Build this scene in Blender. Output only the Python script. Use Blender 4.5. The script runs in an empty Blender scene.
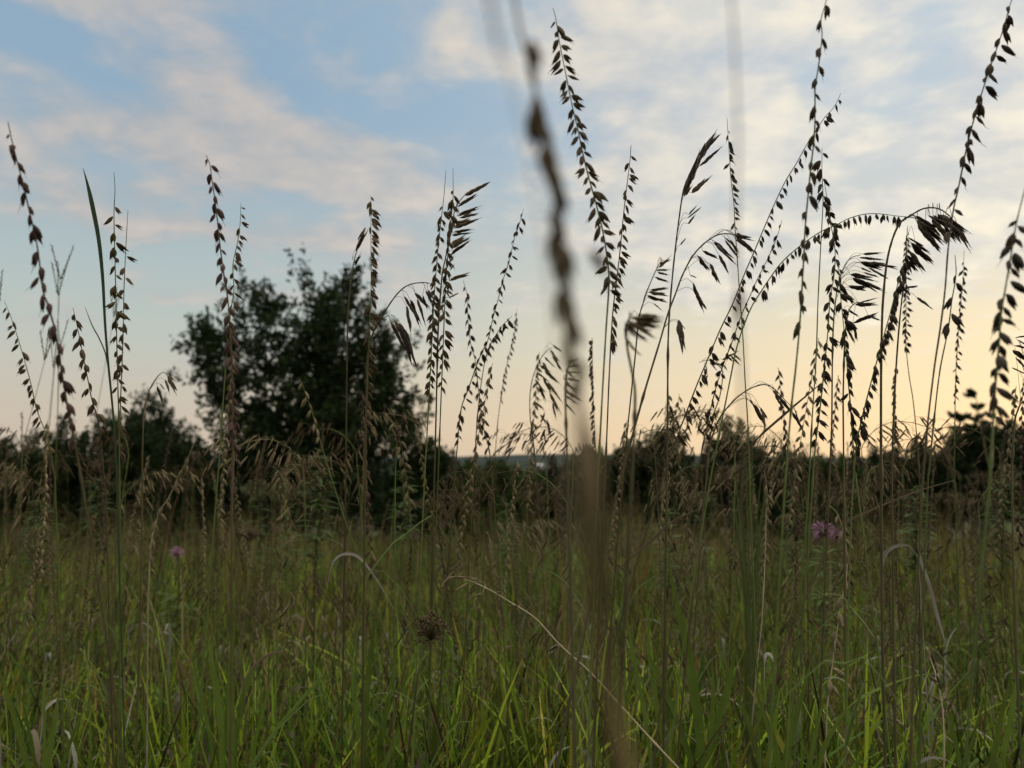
import bpy, math, random
import numpy as np
from mathutils import Vector, Matrix, Quaternion
R = math.radians
rnd = random.Random(7)
rng = np.random.default_rng(11)
sc = bpy.context.scene
COL = sc.collection

# ------------------------------------------------------------ camera
H = 0.8
PITCH = math.atan(73/740)
cd = bpy.data.cameras.new('camera'); cam = bpy.data.objects.new('camera', cd); COL.objects.link(cam)
cd.lens = 740/1024*36; cd.sensor_width = 36; cd.clip_start = 0.02; cd.clip_end = 20000
cam.location = (0, 0, H); cam.rotation_euler = (R(90)+PITCH, 0, 0)
cd.dof.use_dof = True; cd.dof.focus_distance = 0.80; cd.dof.aperture_fstop = 5.8
sc.camera = cam

# ------------------------------------------------------------ sky, sun, exposure
wd = bpy.data.worlds.new('World'); sc.world = wd; wd.use_nodes = True
wt = wd.node_tree; WN = wt.nodes; WL = wt.links
def val(x):
    return x
class NB:
    def __init__(s, t): s.t = t
    def n(s, kind, ins=(), **kw):
        nd = s.t.nodes.new(kind)
        for k, v in kw.items(): setattr(nd, k, v)
        for i, v in (ins.items() if isinstance(ins, dict) else enumerate(ins)):
            if v is None: continue
            if isinstance(v, bpy.types.NodeSocket): s.t.links.new(v, nd.inputs[i])
            else: nd.inputs[i].default_value = v
        return nd
    def m(s, op, *a): return s.n('ShaderNodeMath', a, operation=op).outputs[0]
    def mix(s, f, a, b):
        nd = s.n('ShaderNodeMix', data_type='RGBA')
        for i, v in ((0, f), (6, a), (7, b)):
            if isinstance(v, bpy.types.NodeSocket): s.t.links.new(v, nd.inputs[i])
            else: nd.inputs[i].default_value = v
        return nd.outputs[2]
    def ss(s, v, a, b, c=0.0, d=1.0):
        nd = s.n('ShaderNodeMapRange', (v, a, b, c, d), interpolation_type='SMOOTHSTEP'); return nd.outputs[0]
    def noise(s, vec, scale, detail=6, rough=.55, dist=0.0):
        nd = s.n('ShaderNodeTexNoise', {'Vector': vec, 'Scale': scale, 'Detail': detail, 'Roughness': rough, 'Distortion': dist}); return nd.outputs[0]
def c4(r, g, b): return (r, g, b, 1)
S = 0.1                                            # sky strength
w = NB(wt)
sky = w.n('ShaderNodeTexSky', sky_type='NISHITA', sun_disc=False, sun_elevation=R(5), sun_rotation=R(52), air_density=1.0, dust_density=1.2, ozone_density=1.5).outputs[0]
dirn = w.n('ShaderNodeTexCoord').outputs['Generated']
sp = w.n('ShaderNodeSeparateXYZ', (dirn,)); X, Y, Z = sp.outputs
az = w.m('ARCTAN2', X, Y)
k = 1/S
def K(r, g, b): return (r*k, g*k, b*k, 1)
hl = w.mix(w.ss(az, -.5, .62), K(.56, .62, .56), K(.98, .82, .54))     # thin high veil, pale at the horizon
hz = w.mix(w.ss(Z, .02, .20), w.mix(w.ss(az, -.5, .6), K(.66, .56, .46), K(1.04, .77, .47)), hl)
tp = w.mix(w.ss(az, -.45, .6), K(.31, .455, .60), K(.52, .64, .74))
veil = w.mix(w.ss(Z, .10, .46), hz, tp)
base = w.mix(.82, sky, veil)
zz = w.m('ADD', w.m('MAXIMUM', Z, 0.0), .16)
cu = w.m('DIVIDE', X, zz); cv = w.m('DIVIDE', Y, zz)
cvec = w.n('ShaderNodeCombineXYZ', (w.m('MULTIPLY', cu, 1.1), w.m('MULTIPLY', cv, 1.15), 20.9)).outputs[0]
n1 = w.noise(cvec, 2.7, 9, .56, .35)
n0 = w.noise(cvec, .75, 3, .5, .2)
n2 = w.noise(cvec, 5.5, 6, .6, .2)
def puff(a0, z0, ra, rz, amp):                     # a bank of cloud round one direction of the sky
    da = w.m('DIVIDE', w.m('SUBTRACT', az, a0), ra); dz_ = w.m('DIVIDE', w.m('SUBTRACT', Z, z0), rz)
    r2 = w.m('ADD', w.m('MULTIPLY', da, da), w.m('MULTIPLY', dz_, dz_))
    return w.m('MULTIPLY', w.m('EXPONENT', w.m('MULTIPLY', r2, -1.0)), amp)
right = w.m('MULTIPLY', w.m('MULTIPLY', w.ss(az, -.02, .22), w.ss(Z, .15, .30)), .15)
bias = right
for q in [(-.40, .37, .26, .055, .15), (-.20, .36, .12, .04, .07), (-.56, .49, .12, .03, .14), (-.42, .45, .07, .03, .06), (-.05, .275, .40, .018, .12), (.1, .21, .5, .015, .06), (-.55, .30, .2, .04, .05),
          (-.20, .50, .16, .04, -.08), (.55, .46, .05, .03, -.10), (.50, .40, .05, .03, -.10), (.62, .40, .10, .05, .06), (.0, .30, .08, .05, -.08), (0, 1.0, 2.0, .5, .05)]:
    bias = w.m('ADD', bias, puff(*q))
dens = w.m('ADD', w.m('ADD', w.m('MULTIPLY', n1, .66), w.m('MULTIPLY', n0, .30)), bias)
dens = w.m('ADD', dens, w.m('MULTIPLY', w.m('SUBTRACT', n2, .5), .20))
mask = w.m('MULTIPLY', w.ss(dens, .475, .665), w.ss(Z, .03, .17))
lit = w.mix(w.ss(az, -.4, .5), K(.62, .545, .485), K(1.04, .93, .72))
shd = w.mix(w.ss(az, -.4, .5), K(.37, .40, .43), K(.58, .60, .62))
ccol = w.mix(w.ss(w.m('ADD', w.m('MULTIPLY', n2, .6), w.m('MULTIPLY', n1, .4)), .34, .72), shd, lit)
skyc = w.mix(w.m('MULTIPLY', mask, .86), base, ccol)
skyc = w.mix(w.m('MULTIPLY', w.ss(Z, .55, .85), .7), skyc, K(.70, .63, .46))  # warm tint added to the unseen overhead sky, so grass light is less blue
over = w.m('ADD', 1.0, w.m('MULTIPLY', w.ss(Z, .55, .85), 2.1))           # unseen overhead sky boosted, added to brighten the grass
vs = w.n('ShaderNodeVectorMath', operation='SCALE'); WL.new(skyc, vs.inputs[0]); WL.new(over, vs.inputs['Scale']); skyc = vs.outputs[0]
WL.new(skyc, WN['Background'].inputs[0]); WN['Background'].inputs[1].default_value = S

sun = bpy.data.lights.new('sun', 'SUN'); so = bpy.data.objects.new('sun', sun); COL.objects.link(so)
sun.energy = 0.6; sun.angle = R(12); sun.color = (1, .78, .55)
# towards the sun: azimuth 52 deg right of the view, 5 deg up
sdir = Vector((math.sin(R(52))*math.cos(R(5)), math.cos(R(52))*math.cos(R(5)), math.sin(R(5))))
so.rotation_euler = sdir.to_track_quat('Z', 'Y').to_euler()
sc.view_settings.view_transform = 'Standard'; sc.view_settings.look = 'None'
sc.view_settings.exposure = 0.08; sc.view_settings.gamma = 1

# ------------------------------------------------------------ helpers
def gz(x, y):
    y = np.asarray(y, float); x = np.asarray(x, float)
    s = np.clip(y-1.0, 0, None)
    z = -0.066*np.minimum(s, 13) - 0.075*np.clip(s-13, 0, 120)
    z = z + 0.025*np.sin(x*1.1+.4)*np.cos(y*.9) + .05*np.sin(x*.23+y*.17)*np.clip(y/8, 0, 1)
    return z
def gzf(x, y): return float(gz(x, y))
def ray(px, py):
    a = (px-512)/740; b = (384-py)/740
    cp, sp_ = math.cos(PITCH), math.sin(PITCH)
    return Vector((a, cp-b*sp_, sp_+b*cp))
def at(px, py, d):
    r = ray(px, py); return Vector((0, 0, H)) + r*(d/r.y)
def tag(o, label=None, cat=None, group=None, kind=None):
    if label: o['label'] = label
    if cat: o['category'] = cat
    if group: o['group'] = group
    if kind: o['kind'] = kind
    return o
def empty(name, loc, label, cat, group=None):
    o = bpy.data.objects.new(name, None); COL.objects.link(o); o.location = loc; o.empty_display_size = .05
    return tag(o, label, cat, group)
class MB:
    def __init__(s): s.v = []; s.f = []; s.n = 0
    def add(s, v, f):
        s.v.extend(v); s.f.extend([tuple(i+s.n for i in q) for q in f]); s.n += len(v)
    def tube(s, pts, radii, n=5, cap=True):
        pts = [Vector(p) for p in pts]
        if not hasattr(radii, '__len__'): radii = [radii]*len(pts)
        V = []; ref = Vector((.3, .9, .1)).normalized()
        for i, p in enumerate(pts):
            t = (pts[min(i+1, len(pts)-1)]-pts[max(i-1, 0)]); t = t.normalized() if t.length > 1e-9 else Vector((0, 0, 1))
            a = t.cross(ref); a = a.normalized() if a.length > 1e-3 else t.orthogonal().normalized()
            b = t.cross(a)
            for j in range(n):
                q = 2*math.pi*j/n
                V.append(p + (a*math.cos(q)+b*math.sin(q))*radii[i])
        F = [(i*n+j, i*n+(j+1) % n, (i+1)*n+(j+1) % n, (i+1)*n+j) for i in range(len(pts)-1) for j in range(n)]
        if cap: F += [tuple(range(n-1, -1, -1)), tuple(range((len(pts)-1)*n, len(pts)*n))]
        s.add(V, F)
    def ribbon(s, pts, widths, side, fold=.25):
        # a leaf blade: V-shaped in section, two strips meeting at the midrib
        pts = [Vector(p) for p in pts]; V = []
        for i, p in enumerate(pts):
            t = (pts[min(i+1, len(pts)-1)]-pts[max(i-1, 0)]).normalized()
            a = Vector(side); a = (a-t*a.dot(t)); a = a.normalized() if a.length > 1e-4 else t.orthogonal().normalized()
            nrm = t.cross(a)
            V += [p-a*widths[i]/2+nrm*widths[i]*fold, p, p+a*widths[i]/2+nrm*widths[i]*fold]
        F = []
        for i in range(len(pts)-1):
            F += [(3*i, 3*i+1, 3*i+4, 3*i+3), (3*i+1, 3*i+2, 3*i+5, 3*i+4)]
        s.add(V, F)
    def mesh(s, name, mat, smooth=True):
        m = bpy.data.meshes.new(name); m.from_pydata([tuple(v) for v in s.v], [], s.f)
        m.materials.append(mat)
        if smooth: m.polygons.foreach_set('use_smooth', [True]*len(m.polygons))
        m.update(); return m
    def build(s, name, mat, parent=None):
        o = bpy.data.objects.new(name, s.mesh(name, mat)); COL.objects.link(o)
        if parent is not None:
            o.parent = parent; o.matrix_parent_inverse = Matrix.Translation(-parent.location)
        return o
def npmesh(name, V, F, mat, col=None):
    m = bpy.data.meshes.new(name); n = F.shape[1]
    m.vertices.add(len(V)); m.vertices.foreach_set('co', V.astype(np.float32).ravel())
    m.loops.add(F.size); m.loops.foreach_set('vertex_index', F.astype(np.int32).ravel())
    m.polygons.add(len(F)); m.polygons.foreach_set('loop_start', np.arange(0, F.size, n, dtype=np.int32))
    if col is not None:
        a = m.color_attributes.new('tint', 'FLOAT_COLOR', 'POINT')
        c = np.ones((len(V), 4), np.float32); c[:, :3] = col; a.data.foreach_set('color', c.ravel())
    m.materials.append(mat); m.polygons.foreach_set('use_smooth', np.ones(len(F), bool))
    m.update(calc_edges=True); return m
def spline(pts, n):
    # Catmull-Rom through n-dim points, n samples per span
    P = [np.array(p, float) for p in pts]; P = [2*P[0]-P[1]]+P+[2*P[-1]-P[-2]]; out = []
    for i in range(1, len(P)-2):
        for j in range(n):
            t = j/n; a, b, c, d = P[i-1:i+3]
            out.append(.5*((2*b)+(-a+c)*t+(2*a-5*b+4*c-d)*t*t+(-a+3*b-3*c+d)*t**3))
    out.append(P[-2]); return out

# ------------------------------------------------------------ materials
def leaf_mat(name, col, trans=.3, rough=.6, var=.35, attr=False, scale=60):
    m = bpy.data.materials.new(name); m.use_nodes = True; t = m.node_tree; b = NB(t)
    bs = t.nodes['Principled BSDF']; out = t.nodes['Material Output']
    if attr: c = b.n('ShaderNodeVertexColor', layer_name='tint').outputs[0]
    else:
        oi = b.n('ShaderNodeObjectInfo').outputs['Random']
        no = b.noise(b.n('ShaderNodeNewGeometry').outputs['Position'], scale, 3)
        f = b.m('ADD', b.m('MULTIPLY', b.m('SUBTRACT', oi, .5), var), b.m('MULTIPLY', b.m('SUBTRACT', no, .5), var*1.6))
        f = b.m('ADD', f, 1.0)
        vm = b.n('ShaderNodeVectorMath', operation='SCALE'); vm.inputs[0].default_value = col; t.links.new(f, vm.inputs['Scale'])
        c = vm.outputs[0]
    t.links.new(c, bs.inputs['Base Color']); bs.inputs['Roughness'].default_value = rough
    bs.inputs['Specular IOR Level'].default_value = .12
    if trans > 0:
        tr = b.n('ShaderNodeBsdfTranslucent', (c,)).outputs[0]
        mx = b.n('ShaderNodeMixShader', (trans, bs.outputs[0], tr)).outputs[0]
        t.links.new(mx, out.inputs[0])
    return m
M = dict(
    grass=leaf_mat('grass_blades', (0,0,0), .32, .55, attr=True),
    leaf=leaf_mat('tree_leaves', (0,0,0), .18, .7, attr=True),
    stem_green=leaf_mat('green_stem', (.085,.115,.03), .0, .5, .5),
    stem_brown=leaf_mat('brown_stem', (.075,.062,.03), .0, .6, .5),
    stem_tan=leaf_mat('straw_stem', (.30,.25,.16), .0, .6, .4),
    purple=leaf_mat('purple_brown_spikelet', (.085,.048,.042), .22, .6, .6, scale=400),
    brown=leaf_mat('brown_spikelet', (.105,.075,.042), .28, .6, .6, scale=400),
    tan=leaf_mat('straw_spikelet', (.19,.15,.085), .2, .6, .6, scale=400),
    dark=leaf_mat('dark_spikelet', (.058,.042,.03), .2, .6, .6, scale=400),
    blade_dark=leaf_mat('dark_green_blade', (.035,.06,.03), .12, .5, .3),
    blade=leaf_mat('bright_blade', (.10,.145,.025), .35, .5, .5, scale=25),
    blade_grey=leaf_mat('dry_grey_blade', (.22,.205,.17), .2, .7, .5, scale=80),
    blade_brown=leaf_mat('dry_brown_blade', (.09,.065,.04), .1, .7, .5, scale=80),
    blade_tan=leaf_mat('dry_tan_blade', (.25,.18,.09), .25, .7, .5, scale=40),
    blade_pale=leaf_mat('dry_pale_blade', (.30,.285,.24), .2, .6, .5, scale=80),
    blade_olive=leaf_mat('dry_olive_sheath', (.075,.054,.028), .2, .7, .5, scale=60),
    herb=leaf_mat('herb_leaf', (.075,.11,.03), .25, .6, .5, scale=60),
    pink=leaf_mat('pink_petal', (.25,.125,.205), .3, .6, .4, scale=200),
    bark=leaf_mat('bark', (.035,.03,.024), 0, .9, .5, scale=12),
    roof=leaf_mat('roof_sheet', (.3,.3,.31), 0, .5, .1), wallm=leaf_mat('white_wall', (.75,.75,.73), 0, .7, .1),
    glass=leaf_mat('window_glass', (.05,.06,.07), 0, .1, .1),
)
def ground_mat(name, c1, c2, sc_):
    m = bpy.data.materials.new(name); m.use_nodes = True; b = NB(m.node_tree); bs = m.node_tree.nodes['Principled BSDF']
    pos = b.n('ShaderNodeNewGeometry').outputs['Position']
    no = b.noise(pos, sc_, 8, .65); n2_ = b.noise(pos, sc_*.08, 4)
    c = b.mix(b.ss(b.m('ADD', b.m('MULTIPLY', no, .6), b.m('MULTIPLY', n2_, .4)), .38, .62), c1, c2)
    if name == 'meadow_soil':                       # beyond the hedge the land is dark woodland
        yy = b.n('ShaderNodeSeparateXYZ', (pos,)).outputs[1]
        c = b.mix(b.ss(yy, 20, 60), c, c4(.012, .020, .012))
    m.node_tree.links.new(c, bs.inputs['Base Color']); bs.inputs['Roughness'].default_value = .95
    bs.inputs['Specular IOR Level'].default_value = .1
    return m

# ------------------------------------------------------------ ground and hills
def build_ground():
    rs = np.concatenate([[0.0], np.geomspace(.3, 9000, 110)]); na = 120
    A = np.linspace(0, 2*np.pi, na, endpoint=False)
    V = [(0, 0, gzf(0, 0))]
    for r in rs[1:]:
        x = r*np.sin(A); y = r*np.cos(A)
        z = gz(x, y); z = np.where(y < 0, z*0 + .025*np.sin(x*1.1+.4)*np.cos(y*.9)*np.exp(-r/40), z)
        if r > 600: z = z - 0
        V += list(zip(x, y, z))
    V = np.array(V); F = []
    for i in range(len(rs)-2):
        for j in range(na):
            a = 1+i*na+j; b_ = 1+i*na+(j+1) % na
            F.append((a, b_, b_+na, a+na))
    for j in range(na): F.append((0, 1+(j+1) % na, 1+j, 0))
    m = bpy.data.meshes.new('ground'); m.from_pydata(V.tolist(), [], [f if f[0] or 1 else f for f in F if len(set(f)) == 4]+[f[:3] for f in F if len(set(f)) == 3])
    m.materials.append(ground_mat('meadow_soil', c4(.028,.03,.014), c4(.05,.055,.022), 5)); m.update()
    o = bpy.data.objects.new('ground', m); COL.objects.link(o); o['kind'] = 'structure'
build_ground()
def build_hills():
    hm = ground_mat('far_hill_woods', c4(.018,.027,.028), c4(.024,.034,.033), .02)  # blue of distant haze put into the hill colour, no haze volume
    nx = 160; V = []; F = []
    xs = np.linspace(-4200, 4200, nx)
    for j, (yy, hh) in enumerate([(1500, -12), (1900, 0), (2300, .75), (2700, 1), (3300, .4), (4200, -12)]):
        for i, x in enumerate(xs):
            t = 2+7*math.sin(x*.0016+1.1)+4*math.sin(x*.0041+.3)+1.5*math.sin(x*.013)+rnd.uniform(-1, 1)
            z = -9.6 if hh == -12 else -9+(t+8)*hh
            V.append((x, yy+rnd.uniform(-60, 60), z))
    for j in range(5):
        for i in range(nx-1):
            a = j*nx+i; F.append((a, a+1, a+nx+1, a+nx))
    m = bpy.data.meshes.new('hills'); m.from_pydata(V, [], F); m.materials.append(hm); m.update()
    o = bpy.data.objects.new('hills', m); COL.objects.link(o); o['kind'] = 'structure'
build_hills()

# ------------------------------------------------------------ leaf clouds for trees and shrubs
def leaf_cloud(P, D, size, cols, jit=.35):
    """P leaf positions, D preferred directions; every leaf one bent diamond of two quads."""
    n = len(P)
    d = D + rng.normal(0, jit*1.6, (n, 3)); d /= np.linalg.norm(d, axis=1)[:, None]+1e-9
    r = rng.normal(0, 1, (n, 3)); a = np.cross(d, r); a /= np.linalg.norm(a, axis=1)[:, None]+1e-9
    nn = np.cross(d, a)
    s = size*rng.uniform(.6, 1.35, n)[:, None]
    v = np.stack([P, P+d*s*.5+a*s*.26+nn*s*.05, P+d*s, P+d*s*.5-a*s*.26+nn*s*.05], 1).reshape(-1, 3)
    F = np.arange(n*4).reshape(-1, 4)
    c = cols[rng.integers(0, len(cols), n)]*rng.uniform(.75, 1.25, n)[:, None]
    return v, F, np.repeat(c, 4, 0)
def crown(blobs, shoots, leaves, slen, size, cols, base, spread=.5, up=.7):
    """blobs: (centre, radii). Shoots start inside the blobs and grow up and outwards."""
    vol = np.array([b[1][0]*b[1][1]*b[1][2] for b in blobs])**.67; vol /= vol.sum()
    P = []; D = []; tips = []; per = 4
    for bi in rng.choice(len(blobs), shoots//per, p=vol):
        c, r = np.array(blobs[bi][0]), np.array(blobs[bi][1])
        q = rng.normal(0, 1, 3); q /= np.linalg.norm(q); rad = rng.uniform(.2, 1)**.6
        fork = c+q*r*rad*.88; dm = q*(1-up)+np.array([0, 0, up])+rng.normal(0, .25, 3)
        for _ in range(per):
            start = fork+rng.normal(0, .10, 3)*slen
            d = dm+rng.normal(0, .30, 3); d /= np.linalg.norm(d)
            L = slen*rng.uniform(.45, 1.25)
            t = rng.uniform(0, 1, leaves)
            curve = start+d*L*t[:, None]
            taper = (1.05-t)[:, None]
            off = rng.normal(0, 1, (leaves, 3))*size*spread*taper*1.5
            P.append(curve+off); D.append(off/size*.5+d*.6+np.array([0, 0, -.15])); tips.append(start)
    P = np.concatenate(P); D = np.concatenate(D)
    return leaf_cloud(P, D, size, cols), np.array(tips)
def woody(name, label, cat, blobs, base, shoots, leaves, slen, size, cols, group=None, stems=3, rad=.05, up=.7, spread=.5, limbs=26):
    (v, F, c), tips = crown(blobs, shoots, leaves, slen, size, cols, base, spread, up)
    root = empty(name, base, label, cat, group)
    o = bpy.data.objects.new('crown', npmesh('crown', v-np.array(base), F, M['leaf'], c)); COL.objects.link(o); o.parent = root
    tr = MB(); base = Vector(base)
    forks = []
    for s_ in range(stems):
        top = Vector(blobs[s_ % len(blobs)][0]); b0 = base+Vector((rnd.uniform(-1, 1)*rad*2*stems*.5, rnd.uniform(-1, 1)*rad*2, -.05))
        mid = b0.lerp(top, .5)+Vector((rnd.uniform(-1, 1), rnd.uniform(-1, 1), 0))*rad*2
        pts = [Vector(p) for p in spline([b0, b0.lerp(mid, .5)+Vector((0, 0, .1*(top-b0).length)), mid, top], 4)]
        rr = [rad*(1-.75*i/(len(pts)-1))/(1 if s_ == 0 else 1.3) for i in range(len(pts))]
        tr.tube(pts, rr, 7); forks += [(pts[i], rr[i]) for i in range(len(pts)//3, len(pts))]
    for t in tips[rng.choice(len(tips), min(limbs, len(tips)), replace=False)]:
        t = Vector(t); f, r0 = min(forks, key=lambda q: (q[0]-t).length+(.6 if q[0].z > t.z else 0))
        m_ = f.lerp(t, .5)+Vector((0, 0, .12*(t-f).length))
        pts = spline([f, m_, t], 3)
        tr.tube(pts, [r0*.5*(1-.85*i/(len(pts)-1))+.001 for i in range(len(pts))], 5)
    tr.build('trunk', M['bark'], root)
    return root
def pb(px, py, rx, ry, d, dy=0, ratio=.8):
    """a crown blob seen at pixel (px, py) with pixel radii, at distance d"""
    p = at(px, py, d+dy); s = d/740
    return ((p.x, p.y, p.z), (rx*s, max(rx, ry)*s*ratio, ry*s))
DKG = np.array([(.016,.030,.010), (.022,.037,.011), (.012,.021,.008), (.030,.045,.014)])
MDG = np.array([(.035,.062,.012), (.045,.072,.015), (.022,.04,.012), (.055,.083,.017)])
OLV = np.array([(.075,.07,.035), (.06,.065,.03), (.09,.08,.045)])
def gb(px, d): 
    p = at(px, 500, d); return (p.x, d, gzf(p.x, d)-.02)
# the big bushy tree left of the middle
T = 12.5
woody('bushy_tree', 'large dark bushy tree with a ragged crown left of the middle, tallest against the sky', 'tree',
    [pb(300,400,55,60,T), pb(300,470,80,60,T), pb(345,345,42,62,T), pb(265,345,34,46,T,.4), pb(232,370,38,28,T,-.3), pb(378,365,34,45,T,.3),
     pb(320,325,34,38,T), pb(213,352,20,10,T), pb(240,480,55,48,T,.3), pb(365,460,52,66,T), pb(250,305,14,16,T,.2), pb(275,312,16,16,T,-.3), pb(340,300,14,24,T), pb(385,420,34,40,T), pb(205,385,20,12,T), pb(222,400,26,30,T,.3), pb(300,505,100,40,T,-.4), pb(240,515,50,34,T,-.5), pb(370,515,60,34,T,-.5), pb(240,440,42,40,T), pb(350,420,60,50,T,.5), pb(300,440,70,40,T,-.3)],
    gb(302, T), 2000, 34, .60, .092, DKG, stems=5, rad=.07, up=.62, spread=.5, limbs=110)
# shrubs left of it
shr = [(20,470,42,45,11.5,'dark rounded shrub at the left edge of the photo'), (62,462,34,52,12.5,'dark shrub second from the left edge behind tall seed heads'),
       (118,450,40,58,12.2,'broad dark shrub under the tall dark blade on the left'), (150,436,28,50,13.2,'taller shrub with airy top left of the big bushy tree'),
       (178,470,26,50,11.4,'low dense shrub just left of the big bushy tree')]
for (x, y, rx, ry, d, lab) in shr:
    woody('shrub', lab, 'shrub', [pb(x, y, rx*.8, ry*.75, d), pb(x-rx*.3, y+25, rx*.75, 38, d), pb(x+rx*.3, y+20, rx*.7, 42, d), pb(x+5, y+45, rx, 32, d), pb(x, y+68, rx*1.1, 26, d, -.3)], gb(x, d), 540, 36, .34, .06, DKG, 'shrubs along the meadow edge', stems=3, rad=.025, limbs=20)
# hedge-row in the middle and on the right
mid = [(425,462,32,28,12,0), (452,492,36,26,12.6,1), (492,497,36,27,11.6,1), (530,495,36,24,13.0,1), (566,492,32,27,12.2,0), (600,478,34,24,13.6,0), (640,475,34,26,12.0,0),
       (668,452,22,26,14.0,0), (700,472,30,26,12.4,0), (735,446,26,30,13.2,0), (762,476,30,26,11.8,0), (800,476,34,24,13.0,0), (838,478,34,24,12.2,1), (872,470,32,26,13.4,0),
       (905,468,32,26,12.0,0), (944,462,32,28,12.8,0), (985,450,40,34,11.6,0), (1022,448,30,36,12.4,0)]
mlab = ['shrub with a humped top just right of the big bushy tree', 'low green shrub below the first gap of sky right of the big tree', 'low mid green shrub beneath the distant blue hills',
        'low bright green shrub left of the small white house', 'dark shrub hiding behind the blurred brown stalk', 'low shrub right of the blurred brown stalk',
        'low dark shrub under the dense brown oat head', 'small rounded shrub standing above the hedge under the tall purple oat head', 'dark shrub between two taller rounded shrubs right of centre',
        'rounded shrub rising above the skyline left of the leaning dark blade', 'low dark shrub under the leaning dark blade', 'low shrub under the widely spaced tall seed stalk',
        'green tinged low shrub above the larger pink flower', 'dark shrub left of the straight bare stem', 'low shrub just right of the straight bare stem',
        'dark shrub left of the spiky sumac', 'tall dark shrub around the foot of the spiky sumac', 'tall dark shrub at the right edge of the photo']
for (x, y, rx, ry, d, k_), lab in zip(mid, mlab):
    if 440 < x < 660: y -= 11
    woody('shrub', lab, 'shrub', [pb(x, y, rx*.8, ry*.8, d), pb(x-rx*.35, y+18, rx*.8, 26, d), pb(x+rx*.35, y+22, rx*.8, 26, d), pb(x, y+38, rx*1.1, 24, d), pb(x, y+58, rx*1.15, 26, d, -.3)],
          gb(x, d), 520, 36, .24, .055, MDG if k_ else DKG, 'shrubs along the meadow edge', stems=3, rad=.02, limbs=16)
# spiky sumac: compound leaves on upright shoots
def sumac():
    d = 11; root = empty('sumac', gb(974, d), 'spiky dark sumac sapling with fronded shoots above the right hedge', 'sapling')
    wood = MB(); V = []; F = []; n = 0; P = []; D = []
    b = Vector(root.location)
    for (tx, ty) in [(977, 388), (975, 402), (960, 412), (992, 408), (970, 428), (1000, 430), (952, 440), (982, 425)]:
        t = at(tx, ty+12, d+rnd.uniform(-.15, .15)); pts = spline([b, b.lerp(t, .5)+Vector((rnd.uniform(-.05, .05), 0, .1)), t], 6)
        wood.tube(pts, [.018*(1-.7*i/(len(pts)-1)) for i in range(len(pts))], 6)
        for q in range(15):
            f = Vector(pts[-1-rnd.randrange(0, 7)]); a = rnd.uniform(0, 6.28); u = rnd.uniform(.9, 2.4)
            dv = Vector((math.cos(a), math.sin(a), u)).normalized(); L = rnd.uniform(.14, .24)
            fr = [f+dv*L*s-Vector((0, 0, .5*L*s*s)) for s in (0, .25, .5, .75, 1)]
            wood.tube(fr, .003, 4)
            for s in range(1, 10):
                pt = f+dv*L*(s/9)-Vector((0, 0, .5*L*(s/9)**2)); sd = dv.cross(Vector((0, 0, 1))).normalized()
                for sg in (-1, 1): P.append(pt); D.append(sd*sg*.75+dv+Vector((0, 0, .15)))
    v, F, c = leaf_cloud(np.array(P), np.array(D), .11, DKG, .10)
    o = bpy.data.objects.new('crown', npmesh('crown', v-np.array(root.location), F, M['leaf'], c)); COL.objects.link(o); o.parent = root
    wood.build('trunk', M['bark'], root)
sumac()
# trees of the valley, seen over the hedge
proto = []
def far_tree(px, ptop, d, wpx, i):
    p = at(px, ptop, d); g = gzf(p.x, d); hgt = p.z-g
    if i < 4:
        bl = [((0, 0, .62), (.30, .30, .30)), ((.12, .1, .45), (.28, .26, .24)), ((-.14, -.05, .48), (.26, .28, .24)), ((0, 0, .3), (.34, .34, .26))]
        root = woody('distant_tree', 'x', 'tree', bl, (0, 0, 0), 240, 20, .12, .05, DKG, 'distant trees of the valley behind the hedge', stems=1, rad=.03, limbs=12)
        proto.append(root)
    else:
        src = proto[i % 4]; root = src.copy(); COL.objects.link(root)
        for ch in src.children:
            c = ch.copy(); COL.objects.link(c); c.parent = root
    w_ = wpx*d/740
    root.location = (p.x, d, g); root.scale = (w_, w_, hgt*1.04); root.rotation_euler.z = rnd.uniform(0, 6)
    root['label'] = 'distant dark tree of the valley wood, its top just level with the skyline'
i = 0
for px in range(405, 1060, 15):
    far_tree(px+rnd.uniform(-7, 7), rnd.uniform(456, 465) if px > 590 else rnd.uniform(461, 466), rnd.uniform(55, 120), rnd.uniform(28, 44), i); i += 1
for px in range(-30, 230, 26):
    far_tree(px, rnd.uniform(440, 452), rnd.uniform(50, 80), rnd.uniform(34, 50), i); i += 1
# small white house far down the valley
def house():
    d = 330; p = at(539, 468, d); g = gzf(p.x, d); root = empty('farmhouse', (p.x, d, g), 'tiny white farmhouse in the distance seen through the stalks', 'house')
    base = p.z-1.2
    def box(x0, x1, y0, y1, z0, z1, name, mat, par=root):
        m = MB(); vs = [Vector((p.x+x, d+y, z)) for z in (z0, z1) for y in (y0, y1) for x in (x0, x1)]
        m.add(vs, [(0, 2, 3, 1), (4, 5, 7, 6), (0, 1, 5, 4), (2, 6, 7, 3), (0, 4, 6, 2), (1, 3, 7, 5)]); o = m.build(name, mat, par); return o
    w_ = box(-1.9, 1.9, 0, 5, g-.2, base+1.4, 'wall', M['wallm'])
    for sx in (-1.0, 1.0): box(sx-.3, sx+.3, -.04, .02, base-.3, base+.5, 'window', M['glass'])
    m = MB(); z0 = base+1.4; z1 = base+3.2
    vs = [Vector((p.x+a, d+b_, c)) for a, b_, c in [(-2.2, -.3, z0), (2.2, -.3, z0), (2.2, 5.3, z0), (-2.2, 5.3, z0), (-2.2, 2.5, z1), (2.2, 2.5, z1)]]
    m.add(vs, [(0, 1, 5, 4), (3, 4, 5, 2), (0, 4, 3), (1, 2, 5), (0, 3, 2, 1)]); m.build('roof', M['roof'], root)
house()

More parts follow.
